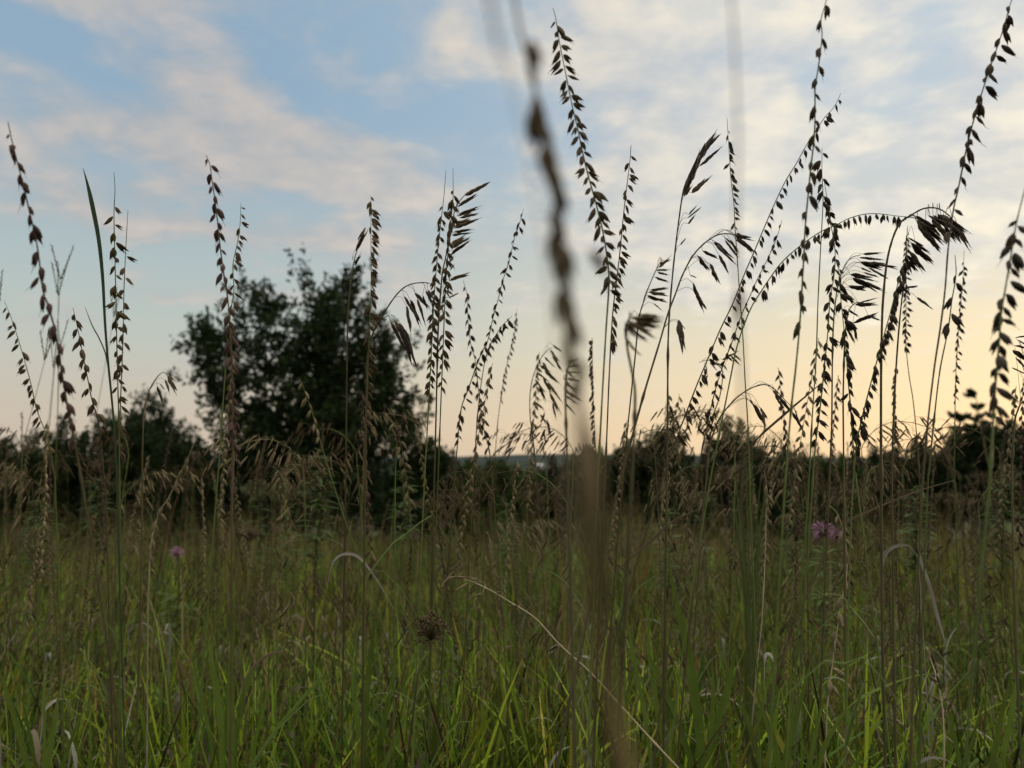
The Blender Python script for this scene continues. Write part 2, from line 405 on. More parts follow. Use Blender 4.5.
# ------------------------------------------------------------ meadow grass (nobody could count it)
def blades(n, d0, d1, h0, h1, w0, w1, cols, prob, lean=.35, curl=.5, pw=1.0, seg=5, xm=1.05, clump=0):
    y = d0+(d1-d0)*rng.uniform(0, 1, n)**pw
    x = rng.uniform(-1, 1, n)*(y*.73*xm+.25)
    if clump:
        k_ = max(8, n//clump); cx = rng.integers(0, k_, n); yy = d0+(d1-d0)*rng.uniform(0, 1, k_)**pw; xx = rng.uniform(-1, 1, k_)*(yy*.73*xm+.25)
        y = yy[cx]+rng.normal(0, .03, n)*(1+yy[cx]*.15); x = xx[cx]+rng.normal(0, .03, n)*(1+yy[cx]*.15)
    g = gz(x, y)-.01
    patch = .85+.3*np.sin(x*2.1+y*1.3)*np.sin(y*1.7-x*.8)*.6
    h = rng.uniform(h0, h1, n)*patch
    a = rng.uniform(0, 2*np.pi, n); ln = np.abs(rng.normal(0, lean, n)); cu = rng.normal(curl, .35, n)
    wd_ = rng.uniform(w0, w1, n)
    t = np.linspace(0, 1, seg)[None, :]
    r = h[:, None]*(ln[:, None]*t+cu[:, None]*.55*ln.clip(.15)[:, None]*t**3*2)
    z = h[:, None]*(t-.35*np.abs(cu)[:, None]*t**3*np.minimum(1, ln[:, None]*2.2))
    cx_ = x[:, None]+np.cos(a)[:, None]*r; cy_ = y[:, None]+np.sin(a)[:, None]*r; cz = g[:, None]+z
    b = rng.uniform(0, 2*np.pi, n)
    sx = np.cos(b)[:, None]; sy = np.sin(b)[:, None]
    w_ = wd_[:, None]*(.35+2.2*t*(1-t))*(t < .999)*.9+.0002
    L = np.stack([cx_-sx*w_/2, cy_-sy*w_/2, cz], -1); Rr = np.stack([cx_+sx*w_/2, cy_+sy*w_/2, cz], -1)
    V = np.stack([L, Rr], 2).reshape(n, seg*2, 3).reshape(-1, 3)
    q = np.array([[2*i, 2*i+1, 2*i+3, 2*i+2] for i in range(seg-1)])
    F = (np.arange(n)[:, None, None]*seg*2+q[None]).reshape(-1, 4)
    cols = np.array(cols); ci = rng.choice(len(cols), n, p=np.array(prob)/sum(prob))
    if clump: cc = rng.choice(len(cols), k_, p=np.array(prob)/sum(prob)); ci = np.where(rng.random(n) < .6, cc[cx], ci)
    c = cols[ci]*(rng.uniform(.42, 1.6, n)**1.15)[:, None]
    pt = .5+.5*np.sin(x*3.1+y*1.1+1)*np.sin(y*2.3-x*1.4+.5); dry = (rng.random(n) < .22*pt**2)[:, None]
    c = np.where(dry, c*np.array([1.15, .72, .9])+np.array([.015, .004, .0]), c)
    c = np.repeat(c[:, None, :], seg*2, 1).reshape(-1, 3)
    return V, F, c
def curls(n, d0, d1, h0, h1, w0, w1, cols):
    """dead leaves: a short upright part, then curled over"""
    m = 13; y = rng.uniform(d0, d1, n); x = rng.uniform(-1, 1, n)*(y*.77+.2); g = gz(x, y); h = rng.uniform(h0, h1, n)
    a = rng.uniform(0, 2*np.pi, n); L = rng.uniform(.05, .15, n); turn = rng.uniform(1.6, 4.6, n); tilt = rng.uniform(-.5, .5, n)
    th = tilt[:, None]+turn[:, None]*np.linspace(0, 1, m)[None]**1.3; st = L[:, None]/m
    r = np.cumsum(np.sin(th)*st, 1); z = np.cumsum(np.cos(th)*st, 1)
    cx = x[:, None]+np.cos(a)[:, None]*r; cy = y[:, None]+np.sin(a)[:, None]*r; cz = (g+h)[:, None]+z
    cx = np.concatenate([x[:, None], cx], 1); cy = np.concatenate([y[:, None], cy], 1); cz = np.concatenate([g[:, None], cz], 1)
    t = np.linspace(0, 1, m+1)[None]; W = rng.uniform(w0, w1, n)[:, None]*(.25+.75*np.sin(np.pi*np.clip(t*1.05, 0, 1)))*(t > .01)+.0006
    tw = a[:, None]+1.57+rng.uniform(-1.2, 1.2, n)[:, None]*t; sx = np.cos(tw); sy = np.sin(tw); sz = rng.uniform(-.5, .5, n)[:, None]*t
    A = np.stack([cx-sx*W/2, cy-sy*W/2, cz-sz*W/2], -1); B = np.stack([cx+sx*W/2, cy+sy*W/2, cz+sz*W/2], -1)
    V = np.stack([A, B], 2).reshape(-1, 3); q = np.array([[2*i, 2*i+1, 2*i+3, 2*i+2] for i in range(m)])
    F = (np.arange(n)[:, None, None]*(m+1)*2+q[None]).reshape(-1, 4); cols = np.array(cols)
    c = cols[rng.integers(0, len(cols), n)]*rng.uniform(.6, 1.2, n)[:, None]
    return V, F, np.repeat(c[:, None, :], (m+1)*2, 1).reshape(-1, 3)
def stuff(name, parts, mat, label, cat):
    V = []; F = []; C = []; n = 0
    for v, f, c in parts: V.append(v); F.append(f+n); C.append(c); n += len(v)
    o = bpy.data.objects.new(name, npmesh(name, np.concatenate(V), np.concatenate(F), mat, np.concatenate(C))); COL.objects.link(o)
    return tag(o, label, cat, kind='stuff')
G = (.11,.17,.018); G2 = (.06,.11,.02); YG = (.21,.265,.022); BR = (.13,.09,.04); TN = (.24,.18,.095); GY = (.27,.25,.21); DK = (.03,.036,.014); OL = (.13,.13,.038)
stuff('meadow_grass', [
    blades(3400, .98, 1.9, .26, .52, .007, .015, [G, YG, G2, (.22,.21,.04)], [4, 3.5, 2, .8], .42, .9, 1.2, 9, clump=4),
    blades(8000, .98, 2.0, .30, .58, .0035, .009, [G, G2, YG, BR, DK], [5, 3, 3.5, 1.0, 1.5], .36, .7, 1.2, 9, clump=6),
    blades(15000, .98, 2.6, .24, .48, .003, .0065, [G, G2, YG, BR, DK], [5, 4, 2.6, 1.4, 1.8], .38, .7, 1.1, 8, clump=11),
    blades(9000, 2.6, 10, .42, .82, .0035, .008, [OL, G2, BR, DK], [4, 3, 3, 2.5], .30, .6, .9, 7, clump=90),
    blades(2600, 1.3, 3.0, .40, .68, .003, .006, [OL, G, BR, G2], [3, 3, 3, 3], .34, .7, 1, 9, clump=30),
    blades(8000, .98, 2.4, .14, .36, .004, .010, [G, G2, DK], [4, 4, 2], .6, .9, 1.0, 7),
    blades(27000, 2.0, 6, .30, .58, .005, .012, [G, G2, YG, BR, OL, DK], [4.5, 3, 2.6, 1.4, 2.5, 1.5], .32, .6, 1.1, 6, clump=14),
    blades(30000, 5, 14.5, .18, .42, .008, .018, [G2, OL, (.07,.09,.022), BR, DK], [4, 4, 3, 3, 2], .22, .4, 1.0, 4, clump=30)], M['grass'],
    'green meadow grass covering the ground up to the hedge', 'grass')
stuff('dry_meadow_grass', [
    curls(1000, .95, 2.6, .12, .40, .003, .008, [(.30,.285,.25), (.22,.20,.165), (.15,.12,.08), (.08,.06,.035)]),
    blades(1700, .98, 3, .30, .62, .0012, .0034, [BR, TN, GY], [6, 3, 1], .34, .6, 1.0, 9),
    blades(2600, .98, 2.8, .22, .50, .004, .0095, [GY, TN, BR, (.07,.045,.02)], [5, 2, 2, 3], .8, 2.2, 1.0, 12, clump=5),
    blades(700, .98, 2.4, .3, .52, .005, .009, [(.34,.20,.05), (.30,.26,.05)], [1, 2], .4, .9, 1.0, 9),
    blades(3600, 2.0, 9, .38, .66, .002, .0045, [BR, TN, OLV[0]], [5, 2, 3], .22, .35, .8, 6),
    blades(1500, 1.5, 6, .60, .95, .0022, .005, [BR, TN, OLV[0], OL, (.06,.05,.025)], [4, 1.2, 3, 4, 2], .14, .3, .8, 7)], M['grass'],
    'dead brown and grey grass blades mixed through the meadow', 'dry grass')

# ------------------------------------------------------------ spikelets
def spindle(mb, p, d, L, W, nsec=5, flat=.55):
    d = d.normalized(); a = d.orthogonal().normalized(); a.rotate(Quaternion(d, rnd.uniform(0, 6.28))); b = d.cross(a)
    prof = [(0, .18), (.16, .72), (.38, 1), (.62, .78), (.84, .32), (1, .03)]
    V = []
    for t, r in prof:
        for j in range(nsec):
            q = 2*math.pi*j/nsec; V.append(p+d*L*t+(a*math.cos(q)+b*math.sin(q)*flat)*W/2*r)
    m = len(prof)
    F = [(i*nsec+j, i*nsec+(j+1) % nsec, (i+1)*nsec+(j+1) % nsec, (i+1)*nsec+j) for i in range(m-1) for j in range(nsec)]
    mb.add(V, F)
def grama_unit(mb, o, d, L):
    """one hanging spikelet cluster of side-oats grama, unit length along d"""
    a = d.orthogonal().normalized(); a.rotate(Quaternion(d, rnd.uniform(0, 6.28)))
    for q in range(rnd.choice([2, 3, 3, 4])):
        dd = (d+Vector((rnd.uniform(-1, 1), rnd.uniform(-1, 1), rnd.uniform(-1, 1)))*.20).normalized()
        spindle(mb, o+dd*L*rnd.uniform(0, .18), dd, L*rnd.uniform(.66, .92), L*rnd.uniform(.23, .36))
    if rnd.random() < .7: mb.tube([o+d*L*.6, o+d*L*.85+a*L*.03, o+d*L*1.12+a*L*rnd.uniform(-.06, .1)], [L*.02, L*.013, L*.004], 3)
def brome_unit(mb, o, d, L, W=.15):
    """one long oat-like spikelet: overlapping pointed scales in two rows"""
    a = d.orthogonal().normalized(); a.rotate(Quaternion(d, rnd.uniform(0, 6.28)))
    n = 6
    for q in range(n):
        s = q/n; sg = 1 if q % 2 else -1
        dd = (d+a*sg*.07+Vector((rnd.uniform(-1, 1),)*3)*.03).normalized()
        spindle(mb, o+d*L*s*.62+a*sg*L*W*.1, dd, L*.44, L*W*(.95-.45*s), 5)
        if rnd.random() < .6: e = o+d*L*s*.62+dd*L*.40; mb.tube([e, e+(dd+a*sg*.08)*L*.16], [L*.010, L*.003], 3)
KINDS = {'purple': M['purple'], 'brown': M['brown'], 'tan': M['tan'], 'dark': M['dark']}
UNIT = {}
for kn, mt in KINDS.items():
    for sh, fn in (('g', grama_unit), ('b', brome_unit)):
        L_ = []
        for q in range(6):
            m = MB(); fn(m, Vector((0, 0, 0)), Vector((0, 0, 1)), 1.0); L_.append(m.mesh('spikelet', mt))
        UNIT[sh, kn] = L_
def put_unit(kind, mat, p, d, L, root):
    o = bpy.data.objects.new('spikelet', rnd.choice(UNIT[kind, mat])); COL.objects.link(o); o.parent = root
    q = d.to_track_quat('Z', 'Y') @ Quaternion((0, 0, 1), rnd.uniform(0, 6.28))
    o.location = p-root.location; o.rotation_mode = 'QUATERNION'; o.rotation_quaternion = q; o.scale = (L, L, L)
    return o
HS = 1.2
def stem_path(pts, d, wob=.03, bottom=None, dend=None):
    """pixel polyline (top first) at distance d, continued down to the ground"""
    s = spline(pts, 6); n = len(s); ph = rnd.uniform(0, 6.28)
    P = []
    for i, q in enumerate(s):
        P.append(at(q[0], q[1], d*(1+wob*math.sin(ph+i*2.2/n))))
    if bottom is not None: return P, len(P)
    a, b = P[-1], P[-4] if n > 4 else P[0]
    dr = (a-b); lean = dr.x/max(1e-3, -dr.z) if dr.z < 0 else 0
    lean = max(-.5, min(.5, lean)); dz = a.z-gzf(a.x, a.y)
    ex = a.x+lean*dz*.55; ey = max(.1, a.y+dz*rnd.uniform(-.06, .10)); e = Vector((ex, ey, gzf(ex, ey)-.02)); k_ = len(P)
    for j in range(1, 11):
        t = j/10; x = a.x+lean*dz*t*(1-.45*t); P.append(Vector((x, a.y+(ey-a.y)*t*t, a.z+(e.z-a.z)*t)))
    return P, k_
def stem_radii(P, r0, r1):
    n = len(P); nd = {n-1-rnd.randrange(2, 5), n-1-rnd.randrange(6, 9), max(1, n-1-rnd.randrange(12, 18))}
    return [(r0+(r1-r0)*(i/(n-1))**.6)*(1.7 if i in nd else rnd.uniform(.9, 1.12)) for i in range(n)]
def nodes_leaf(mb, P, i, L, w_, sgn):
    """a thin grass leaf leaving the stem at point i"""
    p = P[i]; d = Vector((sgn*rnd.uniform(.35, .7), rnd.uniform(-.4, .4), 1)).normalized()
    pts = [p+d*L*t-Vector((0, 0, L*rnd.uniform(.5, .9)*t**2.4)) for t in [j/8 for j in range(9)]]
    mb.ribbon(pts, [w_*(1-t**1.6)+.0003 for t in [j/8 for j in range(9)]], d.cross(Vector((0, 0, 1))))
def grama(label, pts, d, y0, y1, n, L=12, mat='purple', side='alt', stem='stem_brown', group='tall side-oats grama stalks against the sky', thick=.00055, out=.55, leaf=1, first=None):
    """a side-oats grama stalk: stem plus hanging spikelets from row y0 to y1 (or polyline fractions if arch)"""
    d *= HS; P, k_ = stem_path(pts, d)
    root = empty('grass_stalk', P[-1].copy(), label, 'grass stalk', group)
    mb = MB(); mb.tube(P, stem_radii(P, thick*.45, thick*1.5), 5); mb.build('stem', M[rnd.choice(['stem_green', 'stem_brown', 'stem_green', 'stem_green']) if stem == 'stem_brown' else stem], root)
    if leaf:
        lf = MB(); j = min(len(P)-3, k_+rnd.randrange(1, 5)); nodes_leaf(lf, P, j, rnd.uniform(.10, .2), .003, rnd.choice([-1, 1])); lf.build('leaf', M['herb'], root)
    s = spline([(q[0], q[1]) for q in pts], 6)
    acc = [0]
    for i in range(1, k_): acc.append(acc[-1]+(P[i]-P[i-1]).length)
    if isinstance(y0, float) and y0 <= 1: A, B = y0*acc[-1], y1*acc[-1]
    else:
        ya = min(range(k_), key=lambda i: abs(s[i][1]-y0)); yb = min(range(k_), key=lambda i: abs(s[i][1]-y1)); A, B = acc[ya], acc[yb]
    sg = 1; n = int(n*1.18)
    for q in range(n):
        u = A+(B-A)*(q+rnd.uniform(-.28, .28)+.3)/n; i = max(1, min(k_-1, next((j for j in range(k_) if acc[j] >= u), k_-1)))
        f = (u-acc[i-1])/max(1e-9, acc[i]-acc[i-1]); p = P[i-1].lerp(P[i], max(0, min(1, f)))
        sg = -sg if side == 'alt' else (1 if side == 'R' else -1)
        if side != 'alt' and rnd.random() < .18: sg = -sg
        o_ = out*rnd.uniform(.4, 1.5) if sg > 0 or side == 'L' else out*rnd.uniform(.1, .8)
        dv = Vector((sg*o_, rnd.uniform(-.45, .45), -rnd.uniform(.55, 1.1))).normalized()
        if rnd.random() < .03: continue
        l_ = 1.24*L*d/740*rnd.uniform(.72, 1.22)*(.62 if q == 0 else 1)
        put_unit('g', mat, p+Vector((sg*thick*1.2, 0, 0)), dv, l_, root)
    return root
def brome(label, pts, d, sps, mat='dark', stem='stem_brown', group='tall nodding brome stalks against the sky', thick=.0006, ox=0, oy=0, sc_=1, W=.17, leaf=1):
    """an oat-like stalk: sps are (x0, y0, x1, y1) in the coordinates of a detail (origin ox, oy; sc_ pixels per pixel)"""
    def cv(x, y): return (ox+x/sc_, oy+y/sc_)
    pts = [cv(*p) for p in pts]; d *= HS
    P, k_ = stem_path(pts, d)
    root = empty('brome_stalk', P[-1].copy(), label, 'grass stalk', group)
    mb = MB(); mb.tube(P, stem_radii(P, thick*.5, thick*1.8), 5); mb.build('stem', M[stem], root)
    if leaf:
        lf = MB(); j = min(len(P)-3, k_+rnd.randrange(1, 5)); nodes_leaf(lf, P, j, rnd.uniform(.10, .2), .0035, rnd.choice([-1, 1])); lf.build('leaf', M['herb'], root)
    br = MB()
    for (a, b, c, e) in sps:
        dd = d*(1+rnd.uniform(-.035, .035)); p0 = at(*cv(a, b), dd); p1 = at(*cv(c, e), dd*(1+rnd.uniform(-.02, .02)))
        # join to the stem a little below (towards the root of) the nearest point
        i = min(range(k_), key=lambda j: (P[j]-p0).length); i = min(k_-1, i+2); f = P[i]
        m_ = f.lerp(p0, .55)+Vector((0, 0, .25*(p0-f).length))
        pp = spline([f, m_, p0], 4); br.tube(pp, thick*.33, 4)
        put_unit('b', mat, p0, (p1-p0).normalized(), (p1-p0).length, root)
    br.build('branches', M[stem], root)
    return root

# ---- left side
grama('thick dark purple grama stalk curving down from the far left', [(8,122),(13,145),(22,180),(28,205),(37,245),(43,290),(48,305),(56,335),(63,380),(70,420),(78,460),(88,520)], .42, 128, 440, 27, 16, 'purple', out=.3)
grama('short tan grama spike leaning right at the lower far left', [(4,300),(12,320),(20,345),(30,380),(37,410),(48,440),(55,480)], .85, 308, 450, 20, 9, 'brown', 'L', out=.5)
grama('small brown grama spike right of the curved purple one', [(73,308),(78,330),(82,350),(88,380),(92,400),(98,420),(101,445),(106,500)], .72, 312, 440, 15, 11, 'brown', out=.5)
grama('brown grama stalk just right of the tall dark blade', [(114,172),(115,190),(114,215),(115,260),(116,300),(117,350),(118,390),(119,430),(120,500)], .68, 192, 400, 21, 11, 'brown', out=.75)
grama('brown grama stalk with a bare tip, second right of the dark blade', [(128,210),(126,245),(124,290),(123,340),(121,390),(120,420),(119,500)], .74, 246, 450, 17, 11, 'brown', out=.6)
grama('large purple grama stalk whose tip bends left beside the big tree', [(206,155),(210,165),(212,180),(215,200),(218,225),(220,245),(224,275),(228,300),(230,330),(232,370),(233,440),(232,500)], .50, 158, 455, 34, 13, 'purple', out=.42)
grama('slimmer grama stalk crossing the big purple one beside the tree', [(241,203),(240,225),(237,245),(233,265),(234,290),(231,310),(228,340),(224,390),(220,450)], .72, 206, 350, 18, 10, 'brown', 'R', out=.6)
grama('dense dark grama spike rising over the right of the big tree', [(371,196),(371,240),(371,290),(369,340),(367,400),(364,470)], .74, 199, 420, 44, 10, 'brown', 'R', out=.6)
grama('left one of the twin dense stalks topping the clump above the tree', [(446,170),(444,195),(440,230),(437,260),(434,300),(432,340),(429,400),(425,470)], .68, 205, 400, 40, 10, 'brown', out=.5)
grama('right one of the twin dense stalks topping the clump above the tree', [(453,168),(453,200),(450,230),(447,265),(445,300),(443,350),(441,400),(438,480)], .70, 190, 390, 36, 10, 'brown', out=.5)
grama('slender stalk leaning right with small paired spikelets, left of the blurred stalk', [(524,208),(519,225),(514,240),(509,262),(503,280),(498,300),(493,318),(488,340),(482,352),(475,370),(468,390),(461,410),(457,450)], .80, 212, 440, 44, 7.5, 'dark', out=.6)
grama('short thin stalk of tiny spikelets crossing the slender leaning one', [(463,280),(467,295),(468,320),(471,345),(475,360),(478,385),(480,405),(484,430),(490,455),(494,500)], .85, 284, 450, 27, 7.5, 'dark', out=.5)
grama('short side spike ending with spikelets left of the blurred stalk', [(512,316),(502,326),(494,338),(488,350),(483,372),(478,410),(474,470)], .82, 318, 352, 12, 8, 'dark', out=.6)
grama('faint thin straight spike left of the blurred stalk', [(517,308),(514,335),(508,360),(503,385),(498,420),(494,470)], 1.15, 312, 400, 26, 5, 'brown', out=.25)
# ---- centre
grama('tallest sharp grama stalk right of the blurred one with two neat rows', [(553,8),(556,20),(560,45),(566,75),(572,105),(578,130),(582,150),(588,175),(595,200),(602,228),(606,250),(609,280),(606,330),(602,400),(598,480)], .50, 20, 292, 48, 13.5, 'brown', 'alt', out=.95)
grama('thin grama stalk with a bare tip next to the tallest sharp stalk', [(631,145),(630,160),(627,185),(624,210),(621,240),(619,260),(616,285),(613,310),(611,340),(609,380),(607,430),(604,500)], .58, 155, 345, 30, 10, 'brown', 'R', out=.6)
grama('thin grama stalk with sparse tiny spikelets in front of the faint blurred line', [(727,118),(729,150),(731,180),(734,205),(735,228),(738,270),(740,300),(743,340),(745,380),(748,430),(750,500)], .70, 128, 240, 20, 7.5, 'dark', 'R', out=.7)
grama('long diagonal grama stalk leaning right with its tip at upper right', [(841,93),(834,107),(825,117),(815,132),(806,146),(796,164),(785,182),(774,205),(764,228),(754,252),(744,275),(733,303),(720,330),(709,356),(698,382),(688,408),(676,440),(664,475)], .66, 97, 420, 40, 9, 'dark', 'R', out=.35)
grama('shorter diagonal stalk of small spikelets running parallel under the long one', [(782,220),(776,240),(768,258),(757,280),(749,298),(741,316),(732,342),(722,368),(714,395),(706,430),(697,475)], .70, 222, 440, 38, 8, 'dark', out=.6)
grama('arching grama stalk with spikelets hanging from a horizontal tip', [(911,217),(897,216),(882,214),(866,214),(850,218),(836,225),(822,231),(808,240),(795,250),(782,262),(772,275),(762,290),(752,306),(744,325),(736,350),(730,380),(722,420),(712,470)], .62, .02, .50, 27, 9.5, 'dark', 'R', out=.12)
grama('very tall stalk leaving the top edge with big widely spaced spikelets', [(829,-12),(825,5),(821,20),(822,35),(820,55),(817,75),(815,90),(815,115),(814,140),(811,165),(808,195),(805,230),(803,270),(800,320),(796,365),(790,420),(784,500)], .46, -8, 330, 22, 13.5, 'dark', out=.3)
grama('stalk of big spikelets beside the very tall widely spaced one', [(822,148),(822,175),(823,200),(821,240),(818,300),(816,360),(812,420),(808,500)], .62, 152, 205, 8, 12, 'dark', 'R', out=.7, stem='stem_green')
grama('crowded dark stalk beneath the crossing of the arching stem', [(824,180),(828,205),(831,225),(835,250),(834,275),(830,300),(828,330),(825,360),(821,400),(815,450),(810,520)], .64, 195, 440, 42, 10.5, 'dark', out=.45, stem='stem_green')
grama('dark stalk with leftover spikelets right of the crowded one', [(838,262),(840,290),(843,320),(846,350),(848,380),(850,400),(852,430),(856,480)], .62, 266, 460, 26, 12, 'dark', 'R', out=.45)
grama('regular one sided dark stalk leaning right, comb like, near the right', [(907,248),(902,270),(896,290),(891,310),(886,328),(880,350),(873,375),(867,398),(861,422),(856,448),(852,500)], .62, 254, 462, 44, 10, 'dark', 'R', out=.22)
grama('pair of tiny beaded rows hanging straight right of the comb like stalk', [(907,228),(906,260),(906,290),(906,320),(906,345),(909,375),(913,400),(917,440),(920,490)], .85, 232, 350, 34, 6.5, 'dark', out=.6)
grama('tall right hand stalk leaving the top edge with alternating big spikelets', [(1016,-12),(1010,5),(1004,26),(997,48),(990,68),(984,86),(978,105),(971,130),(965,155),(959,185),(953,212),(948,250),(945,290),(940,330),(934,370),(927,430),(922,490)], .50, 5, 240, 27, 14.5, 'dark', out=.6)
grama('blurred stalk of large spikelets at the right edge', [(1030,170),(1022,200),(1016,225),(1011,255),(1006,285),(1001,315),(999,345),(996,380),(993,420),(990,480)], .38, 215, 430, 27, 17, 'dark', out=.5)
grama('thin beaded spike behind the tall right hand stalk', [(964,250),(963,280),(960,310),(958,340),(956,370),(955,410),(954,470)], .95, 258, 400, 32, 6, 'dark', out=.4)
grama('last few big spikelets on a stalk right of the tall right hand one', [(955,255),(956,275),(952,300),(948,330),(940,370),(934,420),(928,480)], .55, 268, 330, 5, 15, 'dark', out=.6)
# ---- tan ones lower down against the dark
TG = 'straw coloured grama stalks low in the picture'
grama('straw coloured drooping grama spike left of the big tree foot', [(196,439),(188,458),(181,472),(173,489),(168,499),(160,511),(154,530),(151,545),(148,600)], .85, .02, .85, 17, 10, 'tan', out=.35, stem='stem_tan', group=TG)
grama('straw coloured upright grama spike left of the larger pink flower stem', [(829,505),(838,515),(845,540),(847,560),(846,580),(840,610),(833,660),(828,700),(826,740),(825,775)], .75, 515, 700, 20, 12, 'tan', out=.5, stem='stem_tan', group=TG)
grama('straw coloured spike of small seeds in the grass near the bottom right', [(764,470),(767,490),(766,520),(765,560),(762,620)], .9, 472, 560, 12, 9, 'tan', out=.4, stem='stem_tan', group=TG)
grama('straw coloured spike with loose seeds left of the bent pale leaf', [(392,420),(400,440),(404,462),(408,490),(412,540)], .8, .03, .7, 12, 11, 'tan', out=.5, stem='stem_green', group=TG)
grama('pinkish grama spike over the dark foot of the big tree', [(232,400),(236,425),(235,450),(233,480),(232,520)], .6, 402, 470, 10, 12, 'purple', out=.3, group=TG)
grama('thin straw spike between big tree and twin stalks', [(300,378),(306,395),(312,412),(320,440),(332,480),(345,520)], .75, .02, .45, 8, 9, 'tan', out=.3, stem='stem_green', group=TG)
grama('short dark spike of hanging seeds under the drooping oats', [(404,412),(401,425),(398,437),(396,455),(395,500)], .65, 413, 450, 6, 10, 'purple', out=.3, group=TG)

# ---- brome stalks
Z8 = dict(ox=600, oy=120, sc_=4)
brome('upright dark purple oat head with spikelets pointing up right, right of centre', [(465,55),(435,80),(400,130),(375,180),(352,230),(335,275),(325,330),(312,425),(303,500),(292,600),(280,740),(272,900),(270,1200)], .62,
    [(430,112,488,48),(402,150,467,48),(375,212,434,72),(347,272,402,122),(335,302,385,170),(398,186,490,105),(362,242,402,150),(370,292,440,222),(345,302,372,255),(350,392,410,345),(352,415,385,375),(320,500,347,470),(355,378,390,340)], 'dark', **Z8)
brome('nodding dark oat head arching right beside the upright purple one', [(600,468),(575,462),(540,458),(490,455),(450,470),(410,500),(370,545),(330,620),(300,700),(270,780),(235,900),(180,1080),(130,1260)], .60,
    [(540,465,620,478),(550,470,632,540),(560,480,612,535),(500,470,556,520),(520,480,562,548),(455,490,550,575),(465,500,530,565),(475,540,520,622),(470,492,502,545),(410,525,480,555),(390,540,442,610),(395,560,435,602),(440,575,484,662),(445,600,475,655),(360,620,390,632),(370,650,415,770),(385,690,428,765),(312,800,340,945),(318,810,345,840),(500,480,560,560),(540,475,600,520)], 'dark', **Z8)
Z5 = dict(ox=380, oy=160, sc_=4)
brome('oat head with spikelets sweeping up right from the twin dense stalks', [(360,130),(330,150),(300,200),(285,280),(265,380),(250,450),(240,560),(232,700),(225,1000)], .70,
    [(340,140,448,88),(310,185,396,135),(315,215,405,188),(320,230,405,212),(300,270,402,235),(295,290,376,275),(290,300,370,290),(285,350,370,305),(290,365,365,320),(280,380,355,325),(275,480,370,450),(280,550,315,530),(280,440,300,415),(270,560,290,602),(300,250,385,240),(270,420,300,380),(262,520,285,560),(255,560,280,600),(250,600,262,640),(310,222,380,205),(300,262,370,228),(280,340,350,300)], 'brown', **Z5)
brome('drooping oat head arching right under the twin dense stalks', [(200,495),(180,490),(130,495),(90,515),(50,560),(0,640),(-30,700),(-50,800),(-55,1000)], .62,
    [(140,530,205,602),(150,555,182,665),(170,540,190,600),(185,520,215,590),(105,585,127,697),(95,545,160,645),(120,560,165,672),(45,650,102,765),(60,645,132,770),(75,650,126,752),(50,655,80,700),(85,655,145,850),(190,520,225,570)], 'dark', **Z5)
brome('small oat head left of the dense dark spike over the big tree', [(372-180,0)]+[] if False else [(740,350),(730,380),(712,430),(700,470),(690,520),(680,600),(672,700),(668,900)], .80,
    [(720,390,745,345),(708,440,738,360),(705,445,750,352),(698,500,728,450),(712,400,730,360),(690,480,692,460),(672,560,660,535),(690,560,730,540)], 'brown', ox=180, oy=140, sc_=4)
Z3 = dict(ox=768, oy=150, sc_=4)
brome('heavy dark oat head bending right at the top of the straight bare stem', [(740,280),(710,250),(670,232),(620,235),(570,262),(530,290),(500,350),(475,450),(460,600),(455,720),(452,900),(452,1300),(455,1800)], .60,
    [(590,270,700,320),(600,280,680,410),(610,290,715,385),(640,260,740,310),(650,270,720,350),(680,255,760,340),(690,260,800,330),(720,270,810,340),(740,290,815,405),(730,320,772,370),(700,300,762,378),(670,290,735,375),(760,310,800,370),(620,320,700,415),(640,330,686,405),(590,265,660,300),(730,290,790,390),(660,262,740,330),(700,280,780,350),(600,300,640,360),(630,290,700,350)], 'dark', thick=.0008, **Z3)
brome('second dark oat head hanging right just below the heavy one', [(565,335),(553,350),(553,420),(550,500),(535,600),(520,760),(505,1000),(495,1300)], .64,
    [(560,350,630,390),(570,370,675,465),(580,390,650,455),(565,400,630,497),(560,420,602,480),(575,380,640,430),(560,440,600,492),(590,375,660,420),(555,430,575,500),(555,550,605,545),(595,590,667,642),(570,410,620,470),(585,400,660,450)], 'dark', **Z3)
brome('dark oat head with flat layered spikelets left of the heavy one', [(370,420),(335,430),(305,465),(280,540),(265,650),(258,800),(255,1100)], .72,
    [(380,415,465,412),(365,430,470,440),(375,450,480,455),(420,455,522,470),(370,450,470,480),(330,500,440,520),(340,510,465,575),(350,520,440,550),(370,470,420,492),(430,450,525,480),(360,520,465,560),(320,545,400,560),(400,470,490,520),(380,490,450,510),(330,550,420,545)], 'dark', **Z3)
brome('dark oat head with spread spikelets low at right of the crowded stalk', [(370,608),(345,615),(325,640),(312,700),(305,800),(300,1000)], .70,
    [(370,610,442,590),(340,690,450,652),(350,620,450,615),(310,590,352,612),(320,640,370,670),(400,660,455,686),(300,560,345,620),(310,700,350,780),(345,700,355,770),(300,640,330,720)], 'dark', **Z3)
brome('blurred thick brown oat head in the centre', [(120,118),(108,130),(100,160),(105,200),(112,250),(130,340),(140,420),(135,600)], .36,
    [(120,115,260,108),(112,130,232,200),(130,130,252,152),(130,160,200,212),(150,100,240,98),(110,120,200,182),(100,135,180,202),(120,140,215,170),(140,120,262,130),(105,150,160,205),(110,200,150,250),(115,220,170,265)], 'brown', ox=600, oy=290, sc_=4, W=.22)
brome('small layered oat head left of the upright purple one', [(255,558),(235,580),(215,620),(190,680),(170,740),(155,800),(140,950)], .76,
    [(235,590,287,545),(230,610,276,620),(220,630,281,650),(200,682,280,670),(190,702,276,732),(215,735,250,762),(195,690,276,700),(200,715,270,722),(225,600,280,600),(240,575,285,560)], 'brown', **Z8)
